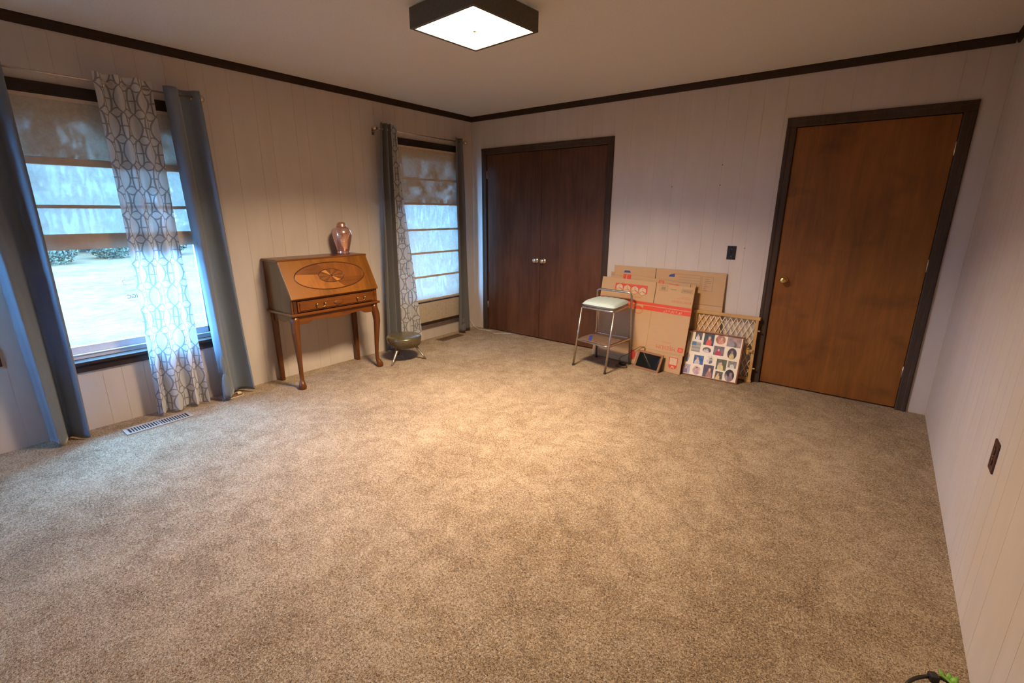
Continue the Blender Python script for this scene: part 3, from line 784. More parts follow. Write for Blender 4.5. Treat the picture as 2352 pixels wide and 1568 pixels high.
for s in (-1, 1):
    pts = [(0.060+(x+0.15), z) for x, z in scallop(0.150)]
    MB().prism(pts, 'y', s*0.372, s*0.386).build('side_apron', 'deskv', desk, 0.001)
for s in (-1, 1):
    path = [(0.372, s*0.372, 0.602), (0.374, s*0.374, 0.56), (0.384, s*0.382, 0.50), (0.388, s*0.384, 0.44), (0.382, s*0.379, 0.34), (0.374, s*0.373, 0.22), (0.370, s*0.370, 0.12), (0.372, s*0.371, 0.075), (0.382, s*0.378, 0.048), (0.390, s*0.382, 0.026), (0.390, s*0.382, 0.010), (0.388, s*0.381, 0.0)]
    rad = [0.031, 0.032, 0.033, 0.030, 0.0245, 0.019, 0.0165, 0.017, 0.024, 0.031, 0.031, 0.026]
    MB().tube(path, rad, 16).build('front_leg', 'deskv', desk)
    m = MB(); b0 = 0.021
    vs = [(0.024, s*0.375-b0, 0.602), (0.024+2*b0, s*0.375-b0, 0.602), (0.024+2*b0, s*0.375+b0, 0.602), (0.024, s*0.375+b0, 0.602)]
    vs += [(0.034, s*0.375-0.016, 0), (0.072, s*0.375-0.016, 0), (0.072, s*0.375+0.016, 0), (0.034, s*0.375+0.016, 0)]
    m.add(vs, [(0, 1, 2, 3), (7, 6, 5, 4), (0, 4, 5, 1), (1, 5, 6, 2), (2, 6, 7, 3), (3, 7, 4, 0)])
    m.build('back_leg', 'deskv', desk, 0.004)

# ------------------------------------------------------------------ urn
UX, UY, UZ = 0.130, -1.868, 1.036
urn = thing('urn', 'rose-copper lidded urn with engraved leaves on top of the writing desk', 'urn', (UX, UY, UZ))
up = [(0.050, 0.0), (0.056, 0.004), (0.056, 0.014), (0.052, 0.022), (0.054, 0.034), (0.063, 0.068), (0.076, 0.118), (0.083, 0.160), (0.082, 0.184), (0.075, 0.208), (0.060, 0.226), (0.046, 0.232), (0.042, 0.236)]
MB().lathe(up, 36).build('body', 'urn', urn)
MB().lathe([(0.045, 0.236), (0.046, 0.240), (0.042, 0.246), (0.041, 0.256), (0.035, 0.268), (0.021, 0.276), (0.002, 0.278)], 32).build('lid', 'urn', urn)
for z in (0.030, 0.040):
    r = 0.0545 if z < 0.035 else 0.058
    MB().lathe([(r-0.001, z-0.0022), (r+0.0012, z), (r-0.001, z+0.0022)], 36).build('band', 'urnrib', urn)
def urn_r(z):
    for (r0, z0), (r1, z1) in zip(up, up[1:]):
        if z0 <= z <= z1: return r0+(r1-r0)*(z-z0)/max(1e-6, z1-z0)
    return 0.05
def urn_pt(a, z): r = urn_r(z)+0.0008; return (r*math.cos(a), r*math.sin(a), z)
lf = MB(); fa = math.radians(-24)
for s in (-1, 1):
    stem = [urn_pt(fa+s*0.05+s*0.75*(k/8)**1.5, 0.072+0.125*k/8*(1 if s < 0 else 0.9)) for k in range(9)]
    lf.tube(stem, 0.0011, 6)
    for k in range(2, 9):
        a0 = fa+s*0.05+s*0.75*(k/8)**1.5; z0 = 0.072+0.125*k/8*(1 if s < 0 else 0.9)
        for d in (-1, 1):
            lf.tube([urn_pt(a0+d*0.20*q, z0+0.014*math.sin(q*PI*0.75)) for q in (0, 0.3, 0.6, 0.85, 1.0)], [0.0006, 0.0018, 0.0020, 0.0012, 0.0004], 6, True)
lf.build('leaf_engraving', 'urnleaf', urn)

# ------------------------------------------------------------------ round footstool
FX, FY = 0.416, -1.476
fs = thing('footstool', 'round olive-gold vinyl footstool on three splayed metal legs', 'footstool', (FX, FY, 0))
MB().lathe([(0.105, 0.138), (0.122, 0.140), (0.140, 0.152), (0.157, 0.185), (0.164, 0.212), (0.166, 0.228), (0.162, 0.240), (0.150, 0.249), (0.110, 0.254), (0.004, 0.256)], 48).build('padded_seat', 'goldvinyl', fs)
st = MB()
for k in range(30):
    a_ = 2*PI*k/30
    for z, r in ((0.176, 0.1535), (0.158, 0.1440)):
        aa = a_+(0.1 if z < 0.17 else 0); st.lathe([(0.0045, 0), (0.004, 0.002), (0.001, 0.003)], 8, (0, 0, 0)) if False else None
        st.box(-0.0035, 0.0035, -0.0035, 0.0035, -0.0035, 0.0035, Matrix.Translation((r*math.cos(aa), r*math.sin(aa), z)) @ Matrix.Rotation(aa, 4, 'Z') @ Matrix.Rotation(PI/4, 4, 'X'))
st.build('stud_trim', 'golddark', fs)
for fx, fy in ((0.470, -1.683), (0.555, -1.334), (0.224, -1.411)):
    d = Vector((fx-FX, fy-FY, 0)); e = d.normalized()*0.098
    p0 = Vector((e.x, e.y, 0.150)); p1 = Vector((d.x, d.y, 0.0))
    lg = MB().tube([p0, p0.lerp(p1, 0.3), p0.lerp(p1, 0.72), p0.lerp(p1, 0.74), p0.lerp(p1, 0.78), p0.lerp(p1, 1.0)], [0.013, 0.0125, 0.010, 0.013, 0.011, 0.009], 12).build('leg', 'pewter', fs)
    MB().lathe([(0.018, 0.128), (0.020, 0.140), (0.017, 0.152)], 12, (e.x*1.0, e.y*1.0, 0)).build('leg_bracket', 'golddark', fs)

# ------------------------------------------------------------------ step stool
ss = thing('step_stool', 'steel-tube step stool with a pale mint seat cushion and handle', 'stool', (2.0, -0.40, 0))
OFF = Vector((2.0, -0.40, 0))
def L3(p): return Vector(p)-OFF
TR = 0.0098
FLf, FRf, BRf, BLf = Vector((1.797, -0.592, 0)), Vector((2.152, -0.640, 0)), Vector((2.205, -0.230, 0)), Vector((1.846, -0.222, 0))
FLt, FRt, BRt, BLt = Vector((1.838, -0.545, 0.558)), Vector((2.186, -0.590, 0.558)), Vector((2.168, -0.196, 0.570)), Vector((1.802, -0.176, 0.570))
def rounded(pts, r, n=6, closed=False):
    pts = [Vector(p) for p in pts]; out = []; N = len(pts)
    for i, p in enumerate(pts):
        if not closed and i in (0, N-1): out.append(p); continue
        a, b = pts[i-1], pts[(i+1) % N]
        da = (a-p); db = (b-p); ra = min(r, da.length*0.45); rb = min(r, db.length*0.45)
        s, e = p+da.normalized()*ra, p+db.normalized()*rb
        for k in range(n+1):
            t = k/n; out.append((s*(1-t)+p*t)*(1-t)+(p*(1-t)+e*t)*t)
    if closed: out.append(out[0])
    return out
for a, b in ((FLt, FLf), (FRt, FRf)):
    lg = MB().tube([L3(a), L3(b)], TR, 12).build('front_leg', 'steel', ss)
    MB().tube([L3(b)+Vector((0, 0, 0.0)), L3(b.lerp(a, 0.03))], TR+0.002, 12).build('foot_cap', 'rubber', lg)
hz = 0.690
bf = rounded([L3(BLf), L3(BLt), L3((1.808, -0.205, hz)), L3((2.172, -0.215, hz-0.004)), L3(BRt), L3(BRf)], 0.045)
MB().tube(bf, TR, 12).build('back_frame', 'steel', ss)
for b in (BLf, BRf): MB().tube([L3(b), L3(b)+Vector((0, 0, 0.02))], TR+0.002, 12).build('foot_cap', 'rubber', ss)
seatz = 0.566
corners = [L3((1.836, -0.556, seatz)), L3((2.190, -0.600, seatz)), L3((2.160, -0.205, seatz)), L3((1.812, -0.185, seatz))]
MB().tube(rounded(corners, 0.05, 6, True), TR, 12, False).build('seat_rim', 'steel', ss)
def cushion_fn(u, v):
    a0 = corners[0].lerp(corners[1], u); a1 = corners[3].lerp(corners[2], u); p = a0.lerp(a1, v)
    return p
cm = MB(); NU = 22; cc = sum(corners, Vector())/4
def pillow(sgn):
    def fn(u, v):
        X, Y = 2*u-1, 2*v-1
        k = (1-abs(X)**5)*(1-abs(Y)**5)
        # squircle the plan
        x2 = X*math.sqrt(max(0, 1-0.10*Y*Y)); y2 = Y*math.sqrt(max(0, 1-0.10*X*X))
        p = cushion_fn((x2+1)/2, (y2+1)/2); p = cc+(p-cc)*1.02
        crease = 0.0025*math.sin(X*17+Y*3)*k
        return (p.x, p.y, seatz+0.030+sgn*(0.027*(max(0, k)**0.32))+(crease if sgn > 0 else 0)+(0.010*(1-(X*X+Y*Y)*0.5)*k if sgn > 0 else 0))
    return fn
cm.grid(pillow(1), NU, NU); cm.grid(pillow(-1), NU, NU)
cm.build('seat_cushion', 'cushion', ss)
stz = 0.252
scor = [L3((1.790, -0.560, stz)), L3((2.165, -0.640, stz)), L3((2.198, -0.215, stz)), L3((1.838, -0.205, stz))]
MB().tube(rounded(scor, 0.045, 6, True), TR*0.95, 12, False).build('step_rim', 'steel', ss)
s4 = [scor[0].lerp(scor[2], 0.035), scor[1].lerp(scor[3], 0.035), scor[1].lerp(scor[2], 0.66).lerp(scor[3], 0.03), scor[0].lerp(scor[3], 0.66).lerp(scor[2], 0.03)]
m = MB(); n_ = 4
m.add([(p.x, p.y, stz-0.004) for p in s4]+[(p.x, p.y, stz+0.010) for p in s4], [(0, 3, 2, 1), (4, 5, 6, 7), (0, 1, 5, 4), (1, 2, 6, 5), (2, 3, 7, 6), (3, 0, 4, 7)])
tread = m.build('step_tread', 'steptread', ss, 0.003)
c0 = L3((1.905, -0.475, stz+0.0108))
MB().box(-0.014, 0.014, -0.095, 0.095, 0, 0.0006, Matrix.Translation(c0) @ Matrix.Rotation(0.43, 4, 'Z')).build('tape_strip', 'tape', tread)

# ------------------------------------------------------------------ flattened cardboard boxes
def lean_frame(o, ang, lean, h):
    U = Vector((math.cos(ang), math.sin(ang), 0)); bk = Vector((-math.sin(ang), math.cos(ang), 0))
    V = (bk*lean+Vector((0, 0, h))).normalized(); N = U.cross(V)
    Mx = Matrix((U, V, N)).transposed().to_4x4(); Mx.translation = o
    return Mx
def flat_print(name, mat, parent, rects, n=0.0, t=0.0006):
    m = MB()
    for u0, u1, v0, v1 in rects: m.box(u0, u1, v0, v1, n, n+t)
    return m.build(name, mat, parent)
def outline(u0, u1, v0, v1, w): return [(u0, u1, v0, v0+w), (u0, u1, v1-w, v1), (u0, u0+w, v0+w, v1-w), (u1-w, u1, v0+w, v1-w)]
# box A: largest, against the wall
bxA = thing('cardboard_box', 'largest flattened cardboard box, rearmost, against the wall with blue print', 'box', mat=lean_frame((1.889, -0.070, 0), 0.0, 0.050, 0.9), group='flattened moving boxes')
m = MB(); m.box(0, 0.4195, 0.62, 0.909, -0.012, 0); m.build('top_flap', 'card', bxA)
m = MB(); m.box(0.4235, 1.045, 0.62, 0.907, -0.012, 0); m.build('top_flap', 'card', bxA, 0.004)
MB().box(0, 0.4205, 0.0, 0.6192, -0.012, 0).build('side_panel', 'card', bxA)
MB().box(0.4215, 1.045, 0.0, 0.6192, -0.012, 0).build('side_panel', 'card', bxA)
q = [(0.60, 0.842)]+[(0.60-0.055*math.cos(t)*1.0+0.0, 0.842+0.030*math.sin(t)) for t in [PI/2*k/8 for k in range(9)]]
MB().prism([(0.601, 0.842)]+[(0.601-0.055*math.cos(PI/2*k/8), 0.842+0.030*math.sin(PI/2*k/8)) for k in range(9)], 'z', 0, 0.0006).build('blue_print', 'blueprint', bxA)
MB().prism([(0.103, 0.846), (0.112, 0.866), (0.165, 0.866), (0.176, 0.846)], 'z', 0, 0.0006).build('blue_print', 'blueprint', bxA)
flat_print('form_lines', 'greyprint', bxA, [(0.601, 0.835, 0.8705, 0.8725)]+[(0.64, 0.832, z, z+0.0016) for z in (0.846, 0.822, 0.798, 0.774, 0.750)]+outline(0.845, 0.941, 0.742, 0.866, 0.0018)+[(0.833, 0.835, 0.742, 0.872)])
for k, wd_ in enumerate(('Kitchen', 'Living Room', 'Dining Room', 'Bath', 'Bedroom', 'Den', 'Other')):
    flat_print('form_line', 'greyprint', bxA, [(0.868, 0.868+0.0055*len(wd_), 0.845-0.0165*k, 0.848-0.0165*k)])
# box B: middle
BM_ = lean_frame((2.647, -0.145, 0), -0.03, 0.085, 0.8) @ Matrix.Rotation(math.radians(-3.8), 4, 'Z') @ Matrix.Diagonal((0.975, 1, 1, 1))
bxB = thing('cardboard_box', 'middle flattened cardboard box sandwiched between two others, red icons on its edge', 'box', mat=BM_, group='flattened moving boxes')
MB().box(-0.860, -0.052, 0.56, 0.795, -0.010, 0).build('top_flap', 'card', bxB)
MB().box(-0.046, 0.0, 0.56, 0.795, -0.010, 0).build('top_flap', 'card', bxB)
MB().box(-0.860, 0.0, 0.0, 0.559, -0.010, 0).build('side_panel', 'card', bxB)
flat_print('red_print', 'red', bxB, [(-0.722, -0.692, 0.742, 0.793), (-0.682, -0.640, 0.742, 0.793)])
flat_print('grey_stamp', 'greyprint', bxB, outline(-0.885+0.035, -0.820, 0.762, 0.788, 0.002)+[(-0.845, -0.825, 0.765+0.005*k, 0.7665+0.005*k) for k in range(4)])
for k in range(3): text_part('red_lettering', ('15', 'MX', 'XS')[k], 0.024, 'redthin', bxB, -0.790+0.036*k, 0.772, PI)
lg = flat_print('logo_square', 'red', bxB, [(-0.352, -0.302, 0.755, 0.788)])
flat_print('logo_lines', 'cardlight', bxB, [(-0.345, -0.309, 0.761+0.008*k, 0.764+0.008*k) for k in range(3)], 0.0006, 0.0002)
MB().prism([(-0.255, 0.772), (-0.255, 0.768), (-0.180, 0.766), (-0.165, 0.760), (-0.140, 0.766), (-0.170, 0.775), (-0.200, 0.770)], 'z', 0, 0.0006).build('red_print', 'red', bxB)
# box C: front
bxC = thing('cardboard_box', 'front flattened cardboard box with red stripes and upside-down lettering', 'box', mat=lean_frame((2.687, -0.235, 0), -0.06, 0.125, 0.8) @ Matrix.Rotation(math.radians(-0.7), 4, 'Z') @ Matrix.Diagonal((0.977, 1, 1, 1)), group='flattened moving boxes')
MB().box(-0.938, -0.3615, 0.600, 0.792, -0.010, 0).build('top_flap', 'card', bxC)
MB().box(-0.3555, 0.008, 0.600, 0.786, -0.010, 0).build('top_flap', 'card', bxC)
MB().box(-0.938, -0.3645, 0.171, 0.5990, -0.011, 0).build('side_panel', 'card', bxC)
MB().box(-0.3635, 0.010, 0.171, 0.5990, -0.011, 0).build('side_panel', 'card', bxC)
MB().box(-0.938, -0.366, 0.0, 0.1700, -0.010, 0).build('bottom_flap', 'card', bxC)
MB().box(-0.361, 0.002, 0.0, 0.1700, -0.010, 0).build('bottom_flap', 'card', bxC)
flat_print('red_stripe', 'red', bxC, [(-0.938, 0.010, 0.574, 0.5985)])
flat_print('red_stripe', 'red', bxC, [(-0.938, -0.545, 0.528, 0.567), (-0.455, 0.010, 0.528, 0.567)])
text_part('size_lettering', '19" x 14" x 17"', 0.034, 'cardlight', bxC, -0.160, 0.5465, PI, 0.0008, 0.86)
o = ellipse_ring(0.044, 0.036, 0.003, 0.0005).build('red_ring', 'redthin', bxC); o.location = (-0.499, 0.520, 0.0004)
MB().prism([(-0.499+0.040*math.cos(t), 0.525+0.030*math.sin(t)) for t in [PI*k/12 for k in range(13)]], 'z', 0, 0.0004).build('red_arc', 'red', bxC)
# how-to panel: red band with four open-box hexagons
MB().prism([(-0.786, 0.683), (-0.782, 0.744), (-0.440, 0.750), (-0.436, 0.672), (-0.446, 0.672), (-0.45, 0.70), (-0.77, 0.70), (-0.776, 0.683)], 'z', 0, 0.0005).build('how_to_panel', 'red', bxC)
for k in range(4):
    cx, cy = -0.735+0.083*k, 0.702-0.003*k; R_ = 0.042
    hexa = [(cx+R_*math.cos(PI/6+PI/3*j), cy+R_*math.sin(PI/6+PI/3*j)) for j in range(6)]
    hx = MB().prism(hexa, 'z', 0.0005, 0.0008).build('hexagon_icon', 'cardlight', bxC)
    ol = MB()
    for j in range(6):
        a, b = Vector((*hexa[j], 0.0009)), Vector((*hexa[(j+1) % 6], 0.0009)); ol.tube([a, b], 0.0016, 4)
    c3 = Vector((cx, cy, 0.0009))
    for j in (1, 3, 5): ol.tube([c3, Vector((*hexa[j], 0.0009))], 0.0014, 4)
    ol.build('icon_lines', 'redthin', hx)
    MB().prism([(cx+0.004, cy-0.006), (cx+0.030, cy-0.020), (cx+0.030, cy-0.012), (cx+0.008, cy+0.001)], 'z', 0.0008, 0.0011).build('icon_patch', 'red', hx)
    rg = ellipse_ring(0.0085, 0.0085, 0.0018, 0.0003, 20, 0.0006).build('step_number', 'redthin', hx); rg.location = (cx+0.036, cy+0.046, 0)
text_part('how_to_lettering', 'HOW TO SEAL A BOX', 0.022, 'redthin', bxC, -0.607, 0.634, PI, 0.0005, 1.0)
text_part('reminder_lettering', "DON'T FORGET", 0.027, 'redthin', bxC, -0.096, 0.643, PI, 0.0005, 0.93)
flat_print('fine_print', 'redthin', bxC, [(-0.145, -0.015, 0.671, 0.673), (-0.120, -0.020, 0.680, 0.682), (-0.095, -0.030, 0.689, 0.691)])
flat_print('stamp_outline', 'greyprint', bxC, outline(-0.322, -0.244, 0.724, 0.772, 0.002)+[(-0.305, -0.262, 0.733+0.006*k, 0.7365+0.006*k) for k in range(5)])
flat_print('barcode_box', 'greyprint', bxC, outline(-0.110, -0.006, 0.727, 0.760, 0.002)+[(-0.100+0.008*k, -0.096+0.008*k, 0.733, 0.754) for k in range(11)])
flat_print('fine_print', 'greyprint', bxC, [(-0.211, -0.157, 0.742, 0.745), (-0.211, -0.157, 0.747, 0.749)])
text_part('medium_lettering', 'MEDIUM', 0.050, 'redthin', bxC, -0.170, 0.216, PI, 0.0005, 1.02)
lg = MB().prism(rounded([(-0.054, 0.197, 0), (-0.004, 0.197, 0), (-0.004, 0.239, 0), (-0.054, 0.239, 0)], 0.010, 4, True)[:-1] and [(p.x, p.y) for p in rounded([(-0.054, 0.197, 0), (-0.004, 0.197, 0), (-0.004, 0.239, 0), (-0.054, 0.239, 0)], 0.010, 4, True)[:-1]], 'z', 0, 0.0005).build('logo_square', 'red', bxC)
flat_print('logo_lines', 'cardlight', lg, [(-0.044, -0.014, 0.208+0.008*k, 0.2105+0.008*k) for k in range(3)], 0.0005, 0.0002)
flat_print('fine_print', 'redthin', bxC, [(-0.214, -0.130, 0.262, 0.265)])
# tag with a blank square
tg = MB().prism([(-0.118, 0.142), (-0.116, 0.060), (-0.108, 0.044), (-0.090, 0.036), (-0.060, 0.036), (-0.044, 0.044), (-0.036, 0.060), (-0.034, 0.142)], 'z', 0, 0.0005).build('scan_tag', 'red', bxC)
flat_print('blank_square', 'cardlight', tg, [(-0.110, -0.042, 0.074, 0.137)], 0.0005, 0.0003)
MB().prism([(-0.093, 0.040), (-0.086, 0.062), (-0.066, 0.062), (-0.059, 0.040), (-0.066, 0.040), (-0.072, 0.052), (-0.080, 0.052), (-0.086, 0.040)], 'z', 0.0005, 0.0008).build('tag_emblem', 'cardlight', tg)
flat_print('fold_lines', 'greyprint', bxC, [(-0.43, -0.37, z, z+0.0012) for z in (0.135, 0.105, 0.075)]+[(-0.24, -0.14, z, z+0.0012) for z in (0.118, 0.09)]+[(-0.86, -0.56, z, z+0.0015) for z in (0.135, 0.10, 0.07, 0.04)]+[(-0.938, 0.01, 0.1705, 0.1715)])
MB().prism([(-0.490+0.035*math.cos(t), 0.085+0.05*math.sin(t)) for t in [2*PI*k/20 for k in range(20)]], 'z', 0, 0.0005).build('red_spot', 'red', bxC)

# ------------------------------------------------------------------ baby gate
GX, GY = 2.70, -0.050
gate = thing('baby_gate', 'folding pine baby gate with crisscross slats standing against the wall', 'gate', (GX, GY, 0))
MB().box(0.0, 0.546, -0.010, 0.010, 0.545, 0.572).build('top_rail', 'pine', gate, 0.002)
MB().box(0.012, 0.037, -0.009, 0.009, 0.0, 0.545).build('post', 'pine', gate, 0.002)
pst = MB().box(0.512, 0.536, -0.009, 0.009, 0.020, 0.545).build('post', 'pine', gate, 0.002)
MB().box(0.488, 0.540, -0.012, 0.012, 0.0, 0.020).build('foot_block', 'pine', gate, 0.002)
MB().box(0.037, 0.512, -0.009, 0.009, 0.016, 0.042).build('bottom_rail', 'pine', gate, 0.002)
MB().box(-0.30, 0.10, 0.012, 0.030, 0.545, 0.570).build('rear_rail', 'pine', gate, 0.002)
MB().box(-0.30, -0.276, 0.012, 0.030, 0.0, 0.545).build('rear_post', 'pine', gate, 0.002)
fx0, fx1, fz0, fz1 = 0.044, 0.508, 0.046, 0.540; stp = 0.0445; slope = 2.12
for fam in (-1, 1):
    k = -14
    while k < 26:
        x_at_top = fx0+0.004+stp*k
        # line: z = fz1 - slope*fam*(x-x_at_top)
        zs = []
        t0, t1 = 0.0, (fz1-fz0)            # distance down from the top
        xa = lambda d: x_at_top+fam*d/slope
        lo, hi = t0, t1
        if fam > 0: lo = max(lo, (fx0-x_at_top)*slope); hi = min(hi, (fx1-x_at_top)*slope)
        else: lo = max(lo, (x_at_top-fx1)*slope); hi = min(hi, (x_at_top-fx0)*slope)
        if hi-lo > 0.03:
            P0 = Vector((xa(lo), fam*0.0032, fz1-lo)); P1 = Vector((xa(hi), fam*0.0032, fz1-hi)); d = P1-P0
            ang = math.atan2(d.z, d.x)
            MX = Matrix.Translation((P0+P1)/2) @ Matrix.Rotation(-ang, 4, 'Y')
            l2 = d.length/2
            MB().box(-l2, l2, -0.0028, 0.0028, -0.0026, 0.0026, MX).build('slat', 'slat', gate)
        k += 1
clp = MB().box(0.452, 0.524, -0.022, -0.010, 0.268, 0.290).build('clamp_bar', 'pine', gate, 0.002)
MB().box(0.476, 0.496, -0.028, -0.010, 0.245, 0.305).build('clamp_block', 'pine', gate, 0.002)
for x, z in ((0.486, 0.298), (0.516, 0.279), (0.486, 0.250)): MB().lathe([(0.006, -0.010), (0.006, -0.032), (0.001, -0.034)], 12, (x, 0, z), 'y').build('screw', 'chrome', gate)
for z in (0.455, 0.125): MB().lathe([(0.007, 0.536), (0.007, 0.552), (0.005, 0.556)], 12, (0, 0, z), 'x').build('peg', 'pine', gate)
MB().lathe([(0.007, 0.488), (0.007, 0.512)], 12, (0, 0, 0.105), 'x').build('peg', 'pine', gate)

# ------------------------------------------------------------------ photo collage frame
CM = lean_frame((2.683, -0.186, 0), 0.0, 0.100, 0.40)
col_ = thing('photo_frame', 'wood-framed collage of twenty family snapshots leaning on the baby gate', 'picture frame', mat=CM)
CW, CH = 0.474, 0.406; rw = 0.013
m = MB(); m.box(0, CW, 0, rw, -0.020, 0.004); m.build('frame_rail', 'pframe', col_, 0.003)
m = MB(); m.box(0, CW, CH-rw, CH, -0.020, 0.004); m.build('frame_rail', 'pframe', col_, 0.003)
m = MB(); m.box(0, rw, rw, CH-rw, -0.020, 0.004); m.build('frame_stile', 'pframe', col_, 0.003)
m = MB(); m.box(CW-rw, CW, rw, CH-rw, -0.020, 0.004); m.build('frame_stile', 'pframe', col_, 0.003)
MB().box(rw*0.7, CW-rw*0.7, rw*0.7, CH-rw*0.7, -0.010, -0.004).build('mat_board', 'mat', col_)
PH = [('o', 2.704, .340, 60, 90, (.12, .20, .10), (.25, .35, .30)), ('r', 2.781, .358, 65, 70, (.09, .08, .08), (.75, .66, .62)), ('r', 2.872, .339, 95, 110, (.05, .06, .06), (.70, .10, .06)),
      ('o', 2.968, .352, 90, 85, (.42, .16, .10), (.62, .30, .20)), ('r', 3.078, .351, 125, 95, (.36, .24, .21), (.14, .10, .10)), ('r', 2.697, .247, 40, 55, (.05, .05, .06), (.30, .22, .20)),
      ('r', 2.774, .260, 85, 95, (.38, .35, .30), (.08, .16, .30)), ('o', 2.869, .245, 80, 53, (.10, .09, .09), (.62, .56, .50)), ('r', 2.968, .256, 95, 85, (.20, .15, .15), (.48, .05, .08)),
      ('o', 3.077, .248, 82, 105, (.06, .05, .05), (.62, .46, .20)), ('o', 2.715, .156, 55, 90, (.34, .32, .42), (.05, .18, .50)), ('r', 2.815, .148, 92, 85, (.05, .12, .28), (.60, .50, .48)),
      ('o', 2.911, .167, 60, 78, (.66, .62, .54), (.14, .17, .20)), ('r', 3.008, .141, 92, 100, (.12, .13, .07), (.74, .60, .20)), ('r', 3.094, .158, 75, 62, (.24, .22, .19), (.62, .60, .55)),
      ('r', 2.727, .054, 62, 85, (.42, .36, .46), (.20, .16, .32)), ('o', 2.813, .054, 75, 85, (.66, .44, .42), (.50, .30, .34)), ('r', 2.911, .065, 95, 115, (.10, .07, .09), (.40, .20, .13)),
      ('r', 3.003, .046, 68, 72, (.10, .09, .06), (.68, .46, .18)), ('o', 3.087, .062, 85, 110, (.045, .035, .04), (.26, .17, .16))]
for k, (sh, px, pv, hw, hv, cb, cf) in enumerate(PH):
    rr = random.Random(k+3); hw *= 0.00045; hv *= 0.00047; n = 22
    uc, vc = px-2.683, pv+0.002
    hu, hvv = min(hw, uc-rw-0.001), hv
    pts = []; cols = []
    fx, fy = rr.uniform(-0.3, 0.3), rr.uniform(0.05, 0.3)
    skin = (.62, .38, .27) if k not in (9, 19) else (.30, .20, .18)
    def shade(X, Y):
        c = np.array(cb)*(0.75+0.5*(0.5+0.5*math.sin(5*X+k)*math.cos(4*Y+2*k)))
        if ((X-fx)/0.55)**2+((Y+0.75)/0.85)**2 < 1: c = np.array(cf)
        if k % 3 == 1 and ((X+fx+0.4)/0.4)**2+((Y+0.6)/0.7)**2 < 1: c = np.array(cf)*0.6+0.2
        if k not in (4, 6, 14) and ((X-fx)/0.33)**2+((Y-fy-0.10)/0.36)**2 < 1: c = np.array((.07, .045, .03))*(1+k % 4)
        if k not in (4, 6, 14) and ((X-fx)/0.22)**2+((Y-fy)/0.29)**2 < 1: c = np.array(skin)*(1.1-0.5*abs(X-fx))
        if k % 3 == 1 and k not in (4, 6, 14) and ((X+fx+0.45)/0.20)**2+((Y-fy+0.1)/0.26)**2 < 1: c = np.array(skin)*0.9
        c = c*(0.92+0.16*(math.sin(5*X+7*k)*math.sin(6*Y+3*k)*0.5+0.5))
        if k == 6: c = np.array((.08, .17, .32)) if (X < 0.0 and Y > 0.2) else np.array((.42, .38, .32))*(0.85+0.2*math.sin(9*Y))
        return c
    for j in range(n+1):
        for i in range(n+1):
            X, Y = 2*i/n-1, 2*j/n-1
            x, y = (X*math.sqrt(1-Y*Y/2), Y*math.sqrt(1-X*X/2)) if sh == 'o' else (X, Y)
            pts.append((uc+x*hu, vc+y*hvv, -0.0032)); cols.append((*np.clip(shade(x, y), 0, 1), 1.0))
    me = bpy.data.meshes.new('snapshot'); me.from_pydata(pts, [], [(j*(n+1)+i, j*(n+1)+i+1, (j+1)*(n+1)+i+1, (j+1)*(n+1)+i) for j in range(n) for i in range(n)])
    ca = me.color_attributes.new('paint', 'FLOAT_COLOR', 'POINT'); ca.data.foreach_set('color', [c for q in cols for c in q])
    me.materials.append(MT['photo']); o = bpy.data.objects.new('snapshot', me); COL.objects.link(o); o.parent = col_

# ------------------------------------------------------------------ small dark frame with cord
SM = lean_frame((2.522, -0.326, 0), -0.17, 0.085, 0.160)
sf = thing('digital_frame', 'small brown-framed black screen propped against the front cardboard box', 'picture frame', mat=SM)
SW, SH = 0.262, 0.176; sw = 0.020
for nm, q in (('frame_rail', (-SW, 0, 0, sw)), ('frame_rail', (-SW, 0, SH-sw, SH)), ('frame_stile', (-SW, -SW+sw, sw, SH-sw)), ('frame_stile', (-sw, 0, sw, SH-sw))):
    MB().box(*q, -0.012, 0.002).build(nm, 'sframe', sf, 0.002)
MB().box(-SW+sw*0.8, -sw*0.8, sw*0.8, SH-sw*0.8, -0.008, -0.002).build('dark_screen', 'blackglass', sf)
MB().prism([(0.004, -0.0125), (SH-0.012, -0.0125), (0.030, -0.052)], 'x', -0.016, -0.002).build('easel_back', 'blackplastic', sf)
cw = lambda u, v, n: SM @ Vector((u, v, n))
cord = thing('power_cord', 'black power cord and plug trailing from the small black screen', 'cord', (2.19, -0.31, 0))
CO = Vector((2.19, -0.31, 0))
cpts = [cw(-SW+0.05, SH+0.002, -0.016), cw(-SW+0.045, SH+0.035, -0.006), cw(-SW+0.01, SH+0.025, 0.012), cw(-SW-0.035, SH-0.02, 0.02), Vector((2.190, -0.285, 0.105)), Vector((2.150, -0.285, 0.085)), Vector((2.128, -0.290, 0.055)), Vector((2.138, -0.300, 0.030)), Vector((2.160, -0.312, 0.018))]
MB().tube([Vector(p)-CO for p in cpts], 0.0024, 8).build('lead', 'blackplastic', cord)
MB().lathe([(0.004, -0.036), (0.013, -0.030), (0.019, -0.005), (0.017, 0.018), (0.007, 0.036)], 14, (-0.018, -0.010, 0.020), 'x', (0.8, 0.9)).build('plug', 'blackplastic', cord)
lp = [(0.018, -0.010, 0.014), (0.045, -0.030, 0.006), (0.040, -0.060, 0.004), (-0.005, -0.078, 0.004), (-0.055, -0.066, 0.004), (-0.072, -0.040, 0.004), (-0.050, -0.018, 0.010)]
MB().tube(rounded(lp, 0.02, 4), 0.0024, 8).build('cable_loop', 'blackplastic', cord)

